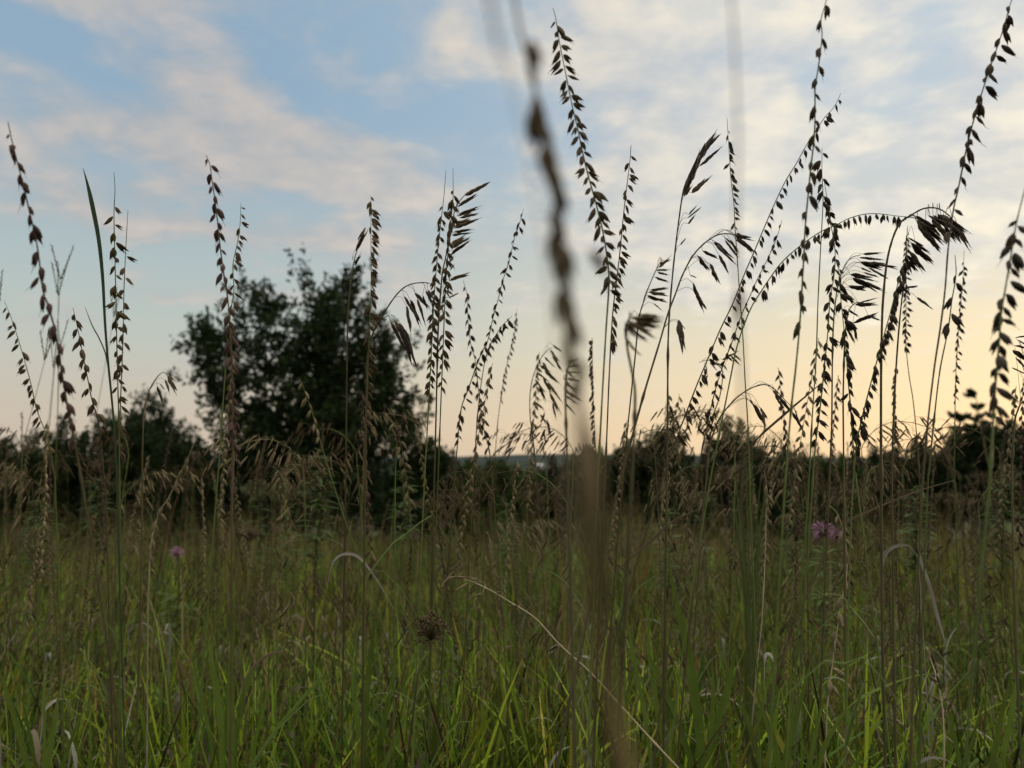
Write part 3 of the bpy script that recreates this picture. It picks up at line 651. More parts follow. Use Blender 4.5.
brome('small drooping oat head above the shrubs left of the big tree', [(670,340),(650,330),(620,360),(590,420),(575,500),(570,650)], .80,
    [(670,345,712,418),(630,385,656,462),(660,360,682,415),(640,375,660,402),(675,340,705,370),(610,380,600,400)], 'brown', ox=0, oy=290, sc_=4)
ZR = dict(ox=600, oy=290, sc_=4)
brome('dark drooping oat head crossed by the leaning dark blade', [(790,490),(740,440),(690,390),(640,380),(560,420),(480,510),(440,620),(425,760)], .68,
    [(690,400,750,470),(700,420,740,482),(720,430,772,500),(610,450,650,532),(620,460,670,552),(770,490,822,578),(780,480,800,540),(640,470,672,520),(650,480,660,560),(700,400,720,440),(600,440,620,470)], 'dark', **ZR)
brome('mid distance oat head low left of the leaning dark blade', [(395,290),(430,280),(470,300),(490,330),(480,420),(450,520),(430,700)], .85,
    [(420,300,430,330),(440,290,470,325),(450,290,490,300),(520,260,560,300),(530,255,570,285),(430,340,420,370),(490,280,560,240)], 'dark', **ZR)
brome('small dark oat head at the right edge above the sumac', [(1060,300),(1040,320),(1015,330),(1000,360),(985,420),(975,600)], .62,
    [(990,70,1060,60),(1000,80,1050,110),(985,100,1060,120),(980,120,1050,170),(990,150,1040,200),(975,190,1040,220)], 'dark', ox=768, oy=320, sc_=4)
brome('dark open oat head left of the crowded stalk', [(830,60),(810,70),(790,85),(772,110),(762,200),(755,320)], .70,
    [(830,60,880,66),(820,70,860,90),(800,80,850,60),(795,95,830,110)], 'dark', ox=768-520, oy=320-20, sc_=4) if False else None
Z6 = dict(ox=380, oy=320, sc_=4)
brome('soft brown oat head just left of the blurred stalk at skyline height', [(690,110),(660,130),(625,190),(603,270),(600,380),(615,500),(630,700)], 1.0,
    [(690,100,735,132),(680,120,722,172),(660,150,702,192),(640,180,684,212),(630,210,682,252),(620,240,664,292),(650,230,692,302),(620,330,662,362),(610,400,600,490),(640,380,672,420),(660,200,722,262),(670,250,732,332),(680,290,722,380),(660,370,640,422),(655,440,662,500),(670,400,682,472),(690,140,730,210),(650,170,690,240),(635,260,665,330),(690,330,705,400)], 'brown', W=.2, **Z6)
brome('blurred brown oat head hugging the right side of the thick blurred stalk', [(770,158),(752,190),(742,270),(745,450),(752,700)], .42,
    [(745,170,802,150),(750,190,803,180),(745,210,808,210),(745,235,808,245),(745,260,803,285),(745,285,812,327),(740,300,792,342),(740,330,782,382),(740,200,782,240),(745,250,792,302),(735,230,770,275),(735,270,775,320)], 'brown', W=.24, **Z6)
brome('arched pale straw stem with a thin nodding head over the grass', [(441,588),(447,579),(455,577),(470,581),(490,590),(510,602),(535,618),(560,645),(590,672),(620,705),(650,738),(680,770)], .62,
    [(450,576,440,586),(469,583,454,591),(482,594,467,599),(478,580,463,576),(481,582,469,582),(500,592,494,594),(518,606,508,605),(470,578,452,577),(458,577,447,580)], 'tan', 'stem_tan', group='pale straw heads low in the grass', thick=.00055, W=.12, leaf=0)
brome('pale straw oat head standing in the grass at bottom right', [(926,646),(931,660),(937,680),(942,705),(944,735),(944,775)], .75,
    [(931,660,926,645),(935,672,927,655),(936,668,931,652),(941,690,936,672),(938,684,925,672),(943,700,948,685),(942,702,930,695),(945,715,955,697),(944,722,932,712),(945,716,951,700),(940,676,936,660)], 'tan', 'stem_tan', group='pale straw heads low in the grass', W=.2)

# ------------------------------------------------------------ the blurred stalk right in front of the lens
def near_stalk():
    pts = [(513,-20,.165),(518,20,.165),(528,60,.165),(538,105,.165),(546,150,.165),(555,200,.165),(562,250,.16),(565,290,.16),(569,335,.155),(576,385,.14),(580,440,.125),(586,520,.115),(596,600,.11),(606,680,.11),(616,760,.11),(624,830,.11)]
    P = [at(*q) for q in spline(pts, 4)]
    a = P[-1]; g = Vector((a.x+.03, a.y+.05, gzf(a.x, a.y)-.02)); P += [a.lerp(g, t) for t in (.25, .5, .75, 1)]
    root = empty('grass_stalk', g, 'strongly blurred brown stalk running down the middle right in front of the lens', 'grass stalk')
    mb = MB(); mb.tube(P, [.00042+.0004*(i/len(P))**1.5 for i in range(len(P))], 6); mb.build('stem', M['stem_brown'], root)
    for (x, y, sx, L) in [(531,40,.15,44),(534,88,.2,54),(543,120,.3,56),(548,160,.25,54),(551,178,.35,56),(560,222,-.2,54),(557,258,.3,56),(565,306,.3,52),(588,250,.9,34),(569,350,.5,48),(571,338,-.1,40),(530,60,.1,44),(537,104,-.1,50),(546,140,.1,54),(552,200,.4,50),(559,240,.15,54),(562,284,.1,50),(566,328,.2,48),(574,372,.1,42)]:
        put_unit('g', 'brown', at(x, y, .16), Vector((sx, rnd.uniform(-.3, .3), -1)).normalized(), L*.16/740, root)
    # dry sheath leaf wrapped round the lower stem
    for (pp, w_) in (([(576,385,.13),(580,420,.12),(586,460,.11),(590,520,.105),(596,600,.105),(604,680,.105),(612,760,.105),(622,850,.105)], [.0006,.0017,.0034,.0030,.0019,.0014,.0014,.0014]), ([(600,640,.11),(612,690,.11),(622,740,.11),(640,800,.11)], [.0006,.0012,.0016,.0018])):
        lf = MB(); sp_ = spline([(*x, q) for x, q in zip(pp, w_)], 4)
        lf.ribbon([at(*q[:3]) for q in sp_], [max(.0004, q[3]) for q in sp_], Vector((1, .5, 0)), .3); lf.build('leaf', M['blade_olive'] if len(pp) > 5 else M['blade_tan'], root)
    # a stem leaning away at the upper left
    g2 = Vector((at(588, 800, .115).x+.02, .14, gzf(0, .14)))
    root2 = empty('grass_plant', g2, 'faint blurred stem tip at the top left of the blurred stalk', 'grass plant')
    mb = MB(); P = [at(x, y, .115) for x, y in spline([(480,-60),(488,0),(505,60),(520,120),(535,190),(548,270),(558,360),(566,460),(575,600),(588,800)], 3)]; P.append(g2)
    mb.tube(P, [.00012+.00010*min(1, i/20) for i in range(len(P))], 6); mb.build('stem', M['stem_tan'], root2)
    spindle_l = MB(); spindle(spindle_l, P[0], P[4]-P[0], (P[6]-P[0]).length*1.1, .0009, 6, 1); spindle_l.build('seed_head', M['tan'], root2)
    # faint vertical stem right of the centre
    P = [at(x, y, .15) for x, y in spline([(728,-40),(733,20),(736,80),(738,150),(736,230),(738,300),(742,380),(744,470),(745,560),(750,800)], 3)]
    e = P[-1]; e = Vector((e.x+.02, e.y+.04, gzf(e.x, e.y)-.02)); P.append(e)
    root3 = empty('grass_stalk', e, 'faint blurred vertical stem from the top edge, right of centre', 'grass stalk')
    mb = MB(); mb.tube(P, [.00022+.0001*i/len(P) for i in range(len(P))], 6); mb.build('stem', M['stem_brown'], root3)
    put_unit('g', 'brown', at(742, 288, .17), Vector((-.05, .1, -1)).normalized(), 38*.17/740, root3)
near_stalk()

# ------------------------------------------------------------ single blades and bent leaves
def blade(name, label, pts, d, widths, mat, side=(1, .25, 0), group=None, ground=True, cat='leaf blade', fold=.25):
    d *= 1.15; s = spline([(x, y, w_) for (x, y), w_ in zip(pts, widths)], 5)
    P = [at(q[0], q[1], d) for q in s]; W = [max(.0003, q[2]*d/740) for q in s]
    if ground:
        a = P[-1]; lean = max(-.5, min(.5, (a.x-P[-4].x)/max(1e-3, P[-4].z-a.z))); dz = a.z-gzf(a.x, a.y); w0 = W[-1]
        for j in range(1, 8):
            t = j/7; P.append(Vector((a.x+lean*dz*t*(1-.5*t), a.y+.02*t, a.z-(dz+.02)*t))); W.append(w0*(1-.5*t))
    root = empty(name, P[-1].copy(), label, cat, group)
    mb = MB(); mb.ribbon(P, W, Vector(side), fold); mb.build('leaf', M[mat], root)
    return root, P
def single(name, label, *a, **k_):
    return blade('grass_plant', label, *a, cat='grass plant', **k_)
single('grass_plant', 'tall dark green blade with a sharp tip standing on the left', [(83,168),(87,182),(92,203),(99,240),(103,280),(105,320),(108,360),(112,400),(116,450),(118,520),(120,600)], .62, [.3,2.2,4.2,3.8,3,2.4,2.2,2.0,1.8,1.6,1.4], 'blade_dark')
single('grass_plant', 'short thin leaf joining the tall dark green blade from the left', [(85,307),(92,325),(99,338),(105,352),(108,366)], .62, [.3,1,1.2,1.2,1.2], 'blade_dark', ground=False)
single('grass_plant', 'straight dark blade leaning right against the sky right of centre', [(822,382),(812,391),(795,405),(780,418),(764,432),(752,444),], .73, [.4,1.3,2.1,2.5,2.2,1.2], 'dark', side=(0, .4, 1), ground=False)
single('grass_plant', 'dark curved blade crossing the grass right of the blurred stalk', [(700,507),(690,513),(678,518),(663,529),(645,546),(624,564),(612,580),(604,610)], .66, [.4,1.4,2,2.4,2.4,1.6,1.2,1], 'blade_brown', side=(0, .4, 1))
single('grass_stem', 'straight dry stem crossing low from the pink flower up to the right', [(955,480),(921,490),(890,502),(865,513),(845,523),(830,540)], .75, [.8,1.4,1.6,1.8,1.8,1.6], 'blade_brown', side=(0, .4, 1))
single('grass_plant', 'dry grey leaf bent over into a hook left of centre', [(327,592),(329,578),(333,563),(341,555),(352,554),(361,559),(370,570),(380,585),(392,606),(400,625)], .72, [.5,1.4,2.2,2.6,2.8,2.8,2.2,1.2,.5,.3], 'blade_pale', side=(0, .3, 1))
single('grass_plant', 'dry leaf hooked over with a dark hanging end beside the straight bare stem', [(883,590),(883,575),(883,562),(887,551),(896,546),(904,545),(912,549),(924,570),(936,610),(945,645)], .66, [4.4,5,4.6,4,3.2,2.4,1.2,.9,.8,.8], 'blade_grey', side=(0, .3, 1))
single('grass_plant', 'grey narrow blade hanging diagonally near the right', [(947,648),(942,630),(937,612),(930,585),(921,560),(918,545),(921,600),(926,680)], .70, [.5,2.6,3.8,4,3,1,1,1], 'blade_grey', side=(1, .2, .2))
single('grass_plant', 'pale dead leaf curled over low in the right hand grass', [(776,668),(772,656),(766,655),(764,664),(765,690),(768,730)], .8, [1,3,3.4,2,1,.8], 'blade_pale', side=(0, .3, 1))
single('grass_plant', 'brown dead blade arched low in the left hand grass', [(290,655),(278,652),(264,657),(250,670),(240,690),(232,720),(228,760)], .85, [.5,2,3,3,3,1.5,1], 'blade_brown', side=(.2, .3, 1))
single('grass_plant', 'bright yellow green blade slanting through the left hand grass', [(324,674),(314,685),(302,698),(290,712),(275,730),(260,752),(245,775)], .85, [.5,3,4,4,4,4,4], 'blade', side=(0, .4, 1))
single('grass_plant', 'long thin arching green blade reaching right at bottom right', [(935,673),(915,676),(895,682),(870,692),(853,702),(836,722),(822,745),(812,775)], .75, [.5,1.6,2.4,3.6,5,8,10,10], 'blade', side=(.7, .3, .4))
# fans of broad bright leaves
def clump(label, d, leaves, mat='blade', group='clumps of broad bright grass leaves'):
    bx = sum(l[0][-1][0] for l in leaves)/len(leaves); p = at(bx, 760, d)
    g = Vector((p.x, d+.02, gzf(p.x, d)-.01)); root = empty('grass_plant', g, label, 'grass clump', group)
    for pts, ws in leaves:
        dd = d*rnd.uniform(.95, 1.06)
        s = spline([(x, y, w_) for (x, y), w_ in zip(pts, ws)], 5)
        P = [at(q[0], q[1], dd) for q in s]; W = [max(.0004, .75*q[2]*dd/740) for q in s]
        a = P[-1]; w0 = W[-1]; s0 = (P[-1]-P[-3])
        for j in range(1, 7):
            t = j/6; P.append(a.lerp(g, t)+Vector((s0.x*2*t*(1-t), 0, 0))); W.append(w0*(1-.6*t))
        mb = MB(); mb.ribbon(P, W, Vector((1, rnd.uniform(-.6, .6), 0)), .22); mb.build('leaf', M[mat], root)
clump('fan of yellow green leaves in the grass left of the slanting blade', 1.0, [([(208,638),(212,660),(217,690),(222,730)], [.5,6,9,8]), ([(236,612),(234,640),(230,680),(226,730)], [.5,5,7,6]), ([(262,655),(254,670),(244,695),(236,740)], [.5,6,8,7]), ([(190,650),(200,690),(212,740)], [.5,6,6]), ([(276,650),(268,690),(255,740)], [.5,4,5]), ([(230,655),(231,690),(232,740)],[.5,9,9])])
clump('fan of green leaves in the grass right of the blurred stalk', .95, [([(668,560),(676,600),(688,650),(698,720),(702,765)], [.5,6,11,12,10]), ([(640,640),(655,670),(672,710),(690,760)], [.5,6,9,9]), ([(735,640),(730,680),(718,720),(708,765)], [.5,7,9,9]), ([(650,600),(648,640),(655,700),(668,765)], [.5,5,8,8]), ([(712,660),(712,700),(708,765)], [.5,7,8]), ([(625,610),(632,650),(645,720)], [.5,5,6])])
clump('fan of upright bright leaves at the bottom right of centre', .85, [([(812,655),(806,680),(797,710),(788,745),(783,775)], [.5,4,8,12,12]), ([(756,690),(764,715),(774,745),(780,775)], [.5,6,9,9]), ([(735,690),(748,720),(762,770)], [.5,6,8]), ([(826,690),(818,720),(806,775)], [.5,5,8]), ([(792,640),(790,690),(786,760)], [.5,4,6])])
clump('fan of mid green leaves at the bottom right corner', 1.0, [([(985,700),(975,725),(962,770)], [.5,7,9]), ([(1012,672),(1002,710),(990,770)], [.5,6,8]), ([(940,690),(950,720),(960,770)], [.5,6,8]), ([(1020,650),(1014,700),(1000,770)], [.5,5,7])])
clump('fan of yellowish leaves at the bottom left of centre', 1.05, [([(375,620),(372,650),(368,690),(365,740)], [.5,7,9,8]), ([(398,640),(392,680),(380,740)], [.5,6,8]), ([(350,650),(354,690),(360,745)], [.5,6,8]), ([(420,690),(405,720),(385,765)], [.5,5,7])])
clump('fan of green leaves at the bottom left corner', .95, [([(20,690),(28,720),(38,770)], [.5,7,9]), ([(62,680),(56,715),(48,770)], [.5,6,9]), ([(88,700),(76,730),(60,775)], [.5,6,8]), ([(-4,660),(10,700),(30,770)], [.5,6,8]), ([(44,660),(45,700),(46,770)], [.5,5,8])])
clump('sheaf of narrow green leaves below the rounded dark shrub right of centre', 1.25, [([(745,448),(746,480),(748,540),(750,640)], [.4,2.2,2.6,2.6]), ([(752,440),(752,480),(752,540),(752,640)], [.4,2,2.2,2.2]), ([(735,462),(738,500),(744,560),(750,650)], [.4,2,2.6,2.2]), ([(762,470),(758,510),(755,580),(753,660)], [.4,2.2,2.4,2]), ([(741,480),(742,520),(748,600)], [.4,2.4,2.6]), ([(766,490),(760,530),(755,600)], [.5,3,4]), ([(728,478),(736,520),(745,600)], [.5,3,4])], 'herb')

# ------------------------------------------------------------ leafy herbs and flowers
def herb(name, label, pts, d, r_px, y0, y1, nleaf, L, mat='herb', cat='plant', head=None, group=None):
    P, k_ = stem_path(pts, d)
    root = empty(name, P[-1].copy(), label, cat, group)
    mb = MB(); mb.tube(P, stem_radii(P, .0008, .002), 5); mb.build('stem', M['stem_green'], root)
    lf = MB(); s = spline(pts, 6)
    zt, zb = at(pts[0][0], y0, d).z, at(pts[0][0], y1, d).z
    for q in range(nleaf):
        z = zb+(zt-zb)*rnd.random(); i = min(range(len(P)), key=lambda j: abs(P[j].z-z)); p = Vector((P[i].x, P[i].y, z))
        a = rnd.uniform(0, 6.28); u = rnd.uniform(.1, .9); dv = Vector((math.cos(a), math.sin(a), u)).normalized(); l_ = L*d/740*rnd.uniform(.6, 1.2)*(.5+.5*min(1, (zt-z)/(zt-zb+1e-6)*2+.2))
        pp = [p+dv*l_*t-Vector((0, 0, l_*.45*t*t)) for t in (0, .3, .6, .85, 1)]
        lf.ribbon(pp, [l_*.05, l_*.17, l_*.16, l_*.08, .0002], dv.cross(Vector((0, 0, 1))), .15)
    lf.build('leaf', M[mat], root)
    return root, P
herb('goldenrod', 'leafy green herb spire in front of the big tree foot', [(318,450),(319,480),(318,520),(316,570),(314,640)], 1.5, 12, 448, 560, 170, 22, 'herb')
for (x, y, lab) in [(258,493,'left one of two fuzzy domed weeds before the dark tree foot'), (285,497,'right one of two fuzzy domed weeds before the dark tree foot'), (700,505,'fuzzy dry weed top right of the blurred brown stalk')]:
    d = 1.9; r_, P = herb('goldenrod', lab, [(x,y-6),(x+1,y+20),(x+2,y+60),(x+1,y+110)], d, 10, y, y+90, 50, 18, 'herb', group='fuzzy domed weeds')
    mb = MB(); c = at(x, y, d)
    for q in range(170):
        a = rnd.uniform(0, 6.28); rr = 16*d/740*math.sqrt(rnd.random()); p = c+Vector((math.cos(a)*rr, math.sin(a)*rr, 10*d/740*(1-(rr/(16*d/740))**2)+rnd.uniform(-.008, .006)))
        spindle(mb, p, Vector((rnd.uniform(-1, 1), rnd.uniform(-1, 1), .8)), .010, .005, 4)
        if q % 3 == 0: mb.tube([P[4], p], .0004, 3, False)
    mb.build('flower_head', leaf_mat('fuzzy_flower', (.13,.13,.07), .2, .8, .4, scale=200), r_)
for (x, y, d, h_, n_, L_, lab) in [(402,470,1.9,70,90,20,'leafy green weed right of the big tree foot'), (96,478,1.8,80,110,20,'leafy green weed before the left hand shrubs'), (505,500,2.0,70,80,18,'leafy weed under the distant blue hills'),
        (668,508,1.7,80,100,20,'leafy green weed right of the thick blurred stalk'), (792,492,1.8,80,100,18,'leafy weed left of the larger pink flower'), (915,486,1.6,90,120,22,'bushy green weed right of the straight bare stem'), (1002,478,1.7,90,130,24,'bushy green weed at the far right below the sumac'), (40,500,1.6,80,110,22,'bushy green weed at the far left')]:
    herb('leafy_weed', lab, [(x,y),(x+2,y+25),(x+1,y+60),(x-1,y+110)], d, 12, y, y+h_, n_, L_, 'herb', group='leafy weeds among the grass')
def bergamot(label, x, y, d, rpx, spread=1):
    r_, P = herb('wild_bergamot', label, [(x,y),(x+1,y+15),(x+1,y+50),(x-2,y+110)], d, 8, y+10, y+110, 34, 26, 'herb', 'wildflower', group='pink bergamot flowers')
    for k_ in range(spread):
        mb = MB(); c = at(x+(k_*13 if k_ else 0), y+(k_*4), d+.02*k_)
        R0 = rpx*d/740*(1 if not k_ else .7)
        for q in range(60):
            v = Vector((rnd.gauss(0, 1), rnd.gauss(0, 1), rnd.gauss(.35, .8))).normalized(); p = c+v*R0*.35
            pp = [p, p+v*R0*.4+Vector((0, 0, .1*R0)), p+v*R0*.75-Vector((0, 0, R0*rnd.uniform(-.05, .3)))]
            mb.ribbon(pp, [R0*.07, R0*.13, R0*.05], v.orthogonal(), .2)
        mb.build('petals', M['pink'], r_)
        mb = MB(); spindle(mb, c-Vector((0, 0, R0*.5)), Vector((0, 0, 1)), R0*.9, R0*.9, 8, 1); mb.build('flower_centre', M['purple'], r_)
bergamot('small pink flower in the grass on the left', 177, 553, 2.2, 7)
bergamot('larger double pink flower in the grass on the right', 823, 531, 1.25, 11, 2)
def umbel(label, x, y, d, w_, h_, col):
    P, k_ = stem_path([(x,y+h_*.6),(x+1,y+30),(x,y+90)], d); root = empty('yarrow', P[-1].copy(), label, 'dried flower')
    mb = MB(); mb.tube(P, stem_radii(P, .0009, .0016), 5); mb.build('stem', M['stem_brown'], root)
    hd = MB(); c = P[0]; s = d/740
    for q in range(150):
        a = rnd.uniform(0, 6.28); rr = math.sqrt(rnd.random()); p = c+Vector((math.cos(a)*rr*w_*s/2, math.sin(a)*rr*w_*s/2, h_*s*.55*(1-rr*rr*.6)+rnd.uniform(-.004, .004)))
        spindle(hd, p, Vector((rnd.uniform(-.5, .5), rnd.uniform(-.5, .5), 1)), .009, .006, 5, 1)
        if q % 3 == 0: hd.tube([c, c.lerp(p, .6), p], .0005, 3, False)
    hd.build('flower_head', M[col], root)
umbel('flat reddish brown dried flower head before the big tree foot', 250, 532, 2.1, 25, 14, 'brown')
def dried_head():
    """dead cup shaped seed head of fine rays with dark knobs"""
    x, y, d = 432, 632, .78; P, k_ = stem_path([(424,650),(420,665),(416,690),(410,740)], d)
    P = [at(431, 640, d)]+P; root = empty('dried_seed_head', P[-1].copy(), 'dark knobbly dried seed head standing in the grass left of centre', 'dried flower')
    mb = MB(); mb.tube(P, [.0009]*len(P), 5); mb.build('stem', M['stem_brown'], root)
    hd = MB(); c = P[0]; s = d/740
    for q in range(70):
        v = Vector((rnd.uniform(-1, 1), rnd.uniform(-1, 1), rnd.uniform(.1, 1.5))).normalized(); e = c+Vector((v.x*18, v.y*15, v.z*32-6))*s*rnd.uniform(.55, 1.05)
        hd.tube([c, c.lerp(e, .5)+v*.002, e], [.0004, .0003, .0003], 3)
        for z in range(3): spindle(hd, e+Vector((rnd.uniform(-1, 1), rnd.uniform(-1, 1), rnd.uniform(-1, 1)))*.0022, v, .004, .0026, 4, 1)
    hd.build('seed_head', M['brown'], root)
dried_head()

# ------------------------------------------------------------ standing stalks in the middle distance
def proto_stalk(kind, v, mat):
    """a whole stalk about 1 m high with its foot at the origin"""
    root = bpy.data.objects.new({'grama': 'grass_stalk', 'brome': 'brome_stalk', 'blue': 'bluestem_stalk'}[kind], None); COL.objects.link(root); root.empty_display_size = .05
    ln = rnd.uniform(-.10, .10); st = MB(); hd = MB(); N = 18; hs = []
    P = [Vector((ln*t*t+.01*math.sin(t*5+v), .02*math.sin(t*3+v), t)) for t in [j/N for j in range(N+1)]]
    sm = M['stem_green'] if v % 3 else M['stem_brown']
    if kind == 'grama':
        st.tube(P, [.0012-.0008*j/N for j in range(N+1)], 4); hd.tube(P[-6:], .0005, 4)
        for q in range(34):
            t = 1-.27*(q+.5)/34; j = min(N-1, int(t*N)); p = P[j].lerp(P[j+1], t*N-j); sg = 1 if (q % 2 == 0 or v % 3 == 0) else -1
            grama_unit(hd, p, Vector((sg*rnd.uniform(.15, .7), rnd.uniform(-.4, .4), -1)).normalized(), rnd.uniform(.012, .017))
    elif kind == 'brome':
        P = P[:-3]; sg = 1 if v % 2 else -1; top = P[-1]
        for t in range(1, 9):
            f = t/8; P.append(top+Vector((sg*(.07*f+.04*f*f), .02*f, .13*f-.11*f*f)))
        st.tube(P, [.0013-.0010*j/len(P) for j in range(len(P))], 4); m = len(P)
        tilt = rnd.uniform(.6, 1.9); hd.tube(P[m-15:], .0005, 4)
        for q in range(58):
            j = m-14+int(14*q/58); b = P[j]; ff = (m-j)/14; e = b+Vector((sg*rnd.uniform(-.006, .042)*(.4+ff*.7), rnd.uniform(-.022, .022), rnd.uniform(-.026, .016)))
            hd.tube([b, b.lerp(e, .5)+Vector((0, 0, .005)), e], .00018, 3)
            brome_unit(hd, e, Vector((sg*rnd.uniform(.5, 1), rnd.uniform(-.3, .3), -tilt*rnd.uniform(.5, 1.5))).normalized(), rnd.uniform(.014, .024), .15)
    else:
        st.tube(P[:-1], [.0012-.0006*j/N for j in range(N)], 4)
        for q in range(3 if v % 2 else 2+v % 3):
            dv = Vector((rnd.uniform(-.5, .5), rnd.uniform(-.3, .3), 1)).normalized(); b = P[-2]; 
            sk = MB(); sk.tube([b, b+dv*.065], .0004, 3)
            for z in range(14):
                p = b+dv*.065*z/14; spindle(sk, p, (dv+Vector((.25 if z % 2 else -.25, 0, 0))).normalized(), .009, .0028, 4)
            hs.append(bpy.data.objects.new('spike', sk.mesh('spike', M[mat])))
    st.tube([Vector((0, 0, 0)), Vector((0, 0, .02))], .0013, 4)
    for q in range(2):
        j = rnd.randrange(4, 9); nodes_leaf(st, P, j, rnd.uniform(.12, .25), .004, rnd.choice([-1, 1]))
    hs.append(bpy.data.objects.new('stem', st.mesh('stem', sm)))
    if hd.n: hs.append(bpy.data.objects.new('seed_head', hd.mesh('seed_head', M[mat])))
    for o in hs: COL.objects.link(o); o.parent = root
    return root
PR = {}; used = set(); placed = []
for kd, mats in (('grama', ['brown', 'purple', 'tan', 'brown', 'purple', 'tan']), ('brome', ['brown', 'tan', 'brown', 'tan', 'brown', 'brown']), ('blue', ['brown', 'brown', 'purple', 'brown'])):
    PR[kd] = [proto_stalk(kd, v, m) for v, m in enumerate(mats)]
MLAB = {'grama': 'out of focus grama stalk standing among many alike behind the sharp stalks', 'brome': 'out of focus nodding oat head standing among many alike behind the sharp stalks', 'blue': 'faint grey stalk with finger like spikes at the far left'}
MGRP = {'grama': 'blurred grama stalks across the meadow', 'brome': 'blurred nodding oat heads across the meadow', 'blue': 'faint fingered stalks at the far left'}
def place(kd, px, ptop, d, v=None, label=None):
    v = rnd.randrange(len(PR[kd])) if v is None else v; src = PR[kd][v]
    if (kd, v) in used:
        o = src.copy(); COL.objects.link(o)
        for ch in src.children: c = ch.copy(); COL.objects.link(c); c.parent = o
    else: o = src; used.add((kd, v))
    p = at(px, ptop, d); g = gzf(p.x, d); hh = max(.35, p.z-g)/.98; s = hh if hh < 1.15 else hh
    k_ = min(1.0, max(.55, hh)); o.location = (p.x-.0, d, g-.01); o.scale = (k_, k_, hh)
    o.rotation_euler = (rnd.uniform(-.03, .03), rnd.uniform(-.07, .07), rnd.choice([0, math.pi])+rnd.uniform(-.7, .7))
    tag(o, label or MLAB[kd], 'grass stalk', MGRP[kd]); placed.append((o, kd, v, px, ptop))
for (x, y, d, v) in [(65,258,1.75,0),(84,276,1.9,1),(20,285,1.8,2),(5,340,1.7,3),(52,330,2.0,0),(34,348,2.1,1),(96,300,2.2,3)]: place('blue', x, y, d, v)
for (kd, x, y, d) in [('brome',552,352,1.15),('brome',578,362,.75),('brome',545,372,1.4),('grama',538,360,1.3),('grama',612,345,1.2),('brome',515,425,1.1),('brome',650,395,1.2),('brome',690,335,1.1),('grama',700,395,1.0),
        ('brome',780,330,1.2),('brome',745,395,1.3),('brome',872,420,1.3),('brome',905,380,1.25),('brome',930,430,1.2),('grama',975,385,1.1),('grama',830,430,1.0),('grama',632,400,1.2),('grama',595,425,1.2),
        ('brome',345,345,1.3),('brome',300,400,1.3),('brome',330,390,1.1),('brome',285,395,1.2),('brome',400,355,1.2),('grama',420,370,1.0),('grama',385,400,1.0),('brome',415,395,1.1),('brome',110,375,1.5),('brome',55,400,1.3),('brome',130,410,1.3),('grama',12,420,1.0),('grama',28,425,1.1),
        ('brome',45,370,1.5),('grama',245,360,1.2),('brome',445,425,1.2),('grama',470,430,1.3),('brome',1010,400,1.1),('brome',990,470,1.2),('brome',820,395,1.2),('grama',775,380,1.2),('brome',895,435,1.5),('brome',655,330,1.0),('brome',705,355,1.15),('brome',725,405,1.05),('brome',765,365,1.0),('brome',800,350,1.15),('brome',838,385,1.0),('brome',870,345,1.1),('brome',915,400,1.0),('brome',940,365,1.15),('brome',965,405,1.05),('brome',1000,350,1.1),('brome',1018,385,1.0),('grama',742,350,1.1),('grama',812,372,1.1),('grama',888,372,1.05),('grama',952,392,1.1),('brome',635,378,1.1),('brome',325,358,1.05),('brome',255,385,1.2),('brome',85,395,1.1),('brome',25,385,1.2),('brome',860,400,1.4)]:
    place(kd, x, y, d)
for q in range(290):
    d = 1.05+3.2*rnd.random()**1.3; x = rnd.uniform(-20, 1044)
    if q > 175: x = rnd.choice([rnd.uniform(-20, 1044), rnd.uniform(640, 1044), rnd.uniform(820, 1044), rnd.uniform(-20, 420)]); d = rnd.uniform(1.3, 2.6)
    hi = 400 if (x < 220 or x > 640) else 425
    y = hi+rnd.random()**.8*(150 if d < 2 else 100)
    if q > 175: y = rnd.uniform(432, 580)
    if q > 175 and rnd.random() < .5: place('grama', x, y, d); continue
    if q > 175 and y < 505 and rnd.random() < .5: continue
    place('brome' if rnd.random() < .58 else 'grama', x, y, d)

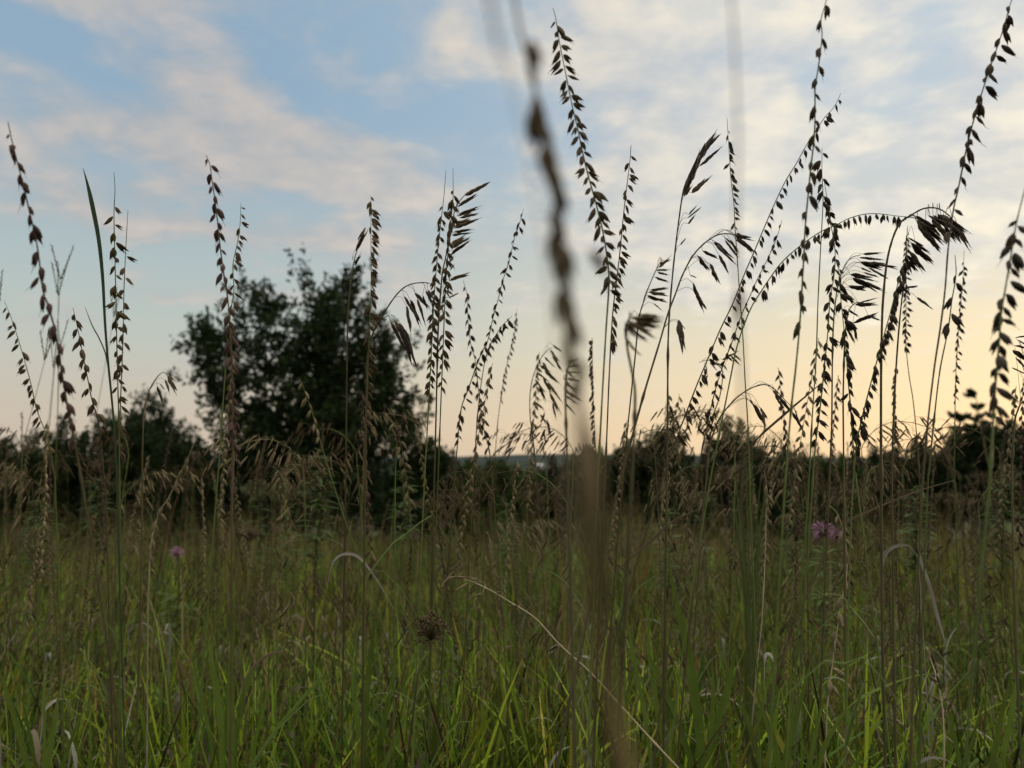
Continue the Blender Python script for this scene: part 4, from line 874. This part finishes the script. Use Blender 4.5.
# every blurred stalk gets its own label: colour, way it nods, the landmark it stands before, its rank there
ORD = 'leftmost,second,third,fourth,fifth,sixth,seventh,eighth,ninth,tenth,eleventh,twelfth,thirteenth,fourteenth,fifteenth,sixteenth,seventeenth,eighteenth,nineteenth,twentieth,twenty-first,twenty-second,twenty-third,twenty-fourth,twenty-fifth,twenty-sixth,twenty-seventh,twenty-eighth,twenty-ninth,thirtieth,thirty-first'.split(',')
ZONES = [(70, 'at the left edge'), (135, 'around the tall dark blade'), (200, 'left of the big tree'), (300, 'before big tree, left half'), (410, 'before big tree, right half'),
         (500, 'around the twin dense stalks'), (570, 'left of thick blurred stalk'), (650, 'right of thick blurred stalk'), (730, 'near upright purple oat head'), (800, 'below the leaning dark blade'), (870, 'near larger pink flower'), (940, 'near straight bare stem'), (5000, 'towards the right edge')]
buck = {}
for (o, kd, v, px, py) in placed:
    z = next(t for lim, t in ZONES if px < lim)
    c = {'grama': ['brown', 'purplish', 'tan', 'brown', 'purplish', 'tan'], 'brome': ['brown', 'tan', 'brown', 'tan', 'brown', 'brown'], 'blue': ['grey']*4}[kd][v]
    hgt = 'against sky' if py < 440 else 'against hedge'
    buck.setdefault((kd, c, hgt, z), []).append((px, o))
for (kd, c, hgt, z), L_ in buck.items():
    L_.sort(key=lambda q: q[0]); nm = {'grama': 'grama spike', 'brome': 'oat head', 'blue': 'fingered spike'}[kd]
    for i, (px, o) in enumerate(L_):
        o['label'] = f'blurred {c} {nm} {hgt} {z}' if len(L_) == 1 else (f'leftmost {c} {nm} {hgt} {z}' if i == 0 else f'{ORD[i]} {c} {nm} {hgt} {z}')
ft = sorted([o for o in bpy.data.objects if o.name.startswith('distant_tree')], key=lambda o: o.location.x/o.location.y)
for i, o in enumerate(ft):
    o['label'] = 'x'
    if i <= len(ft)//2: o['label'] = ('leftmost' if i == 0 else ORD[i]+' from left') + ' of the distant dark valley trees behind the hedge'
    else: o['label'] = ('rightmost' if i == len(ft)-1 else ORD[len(ft)-1-i]+' from right') + ' of the distant dark valley trees behind the hedge'
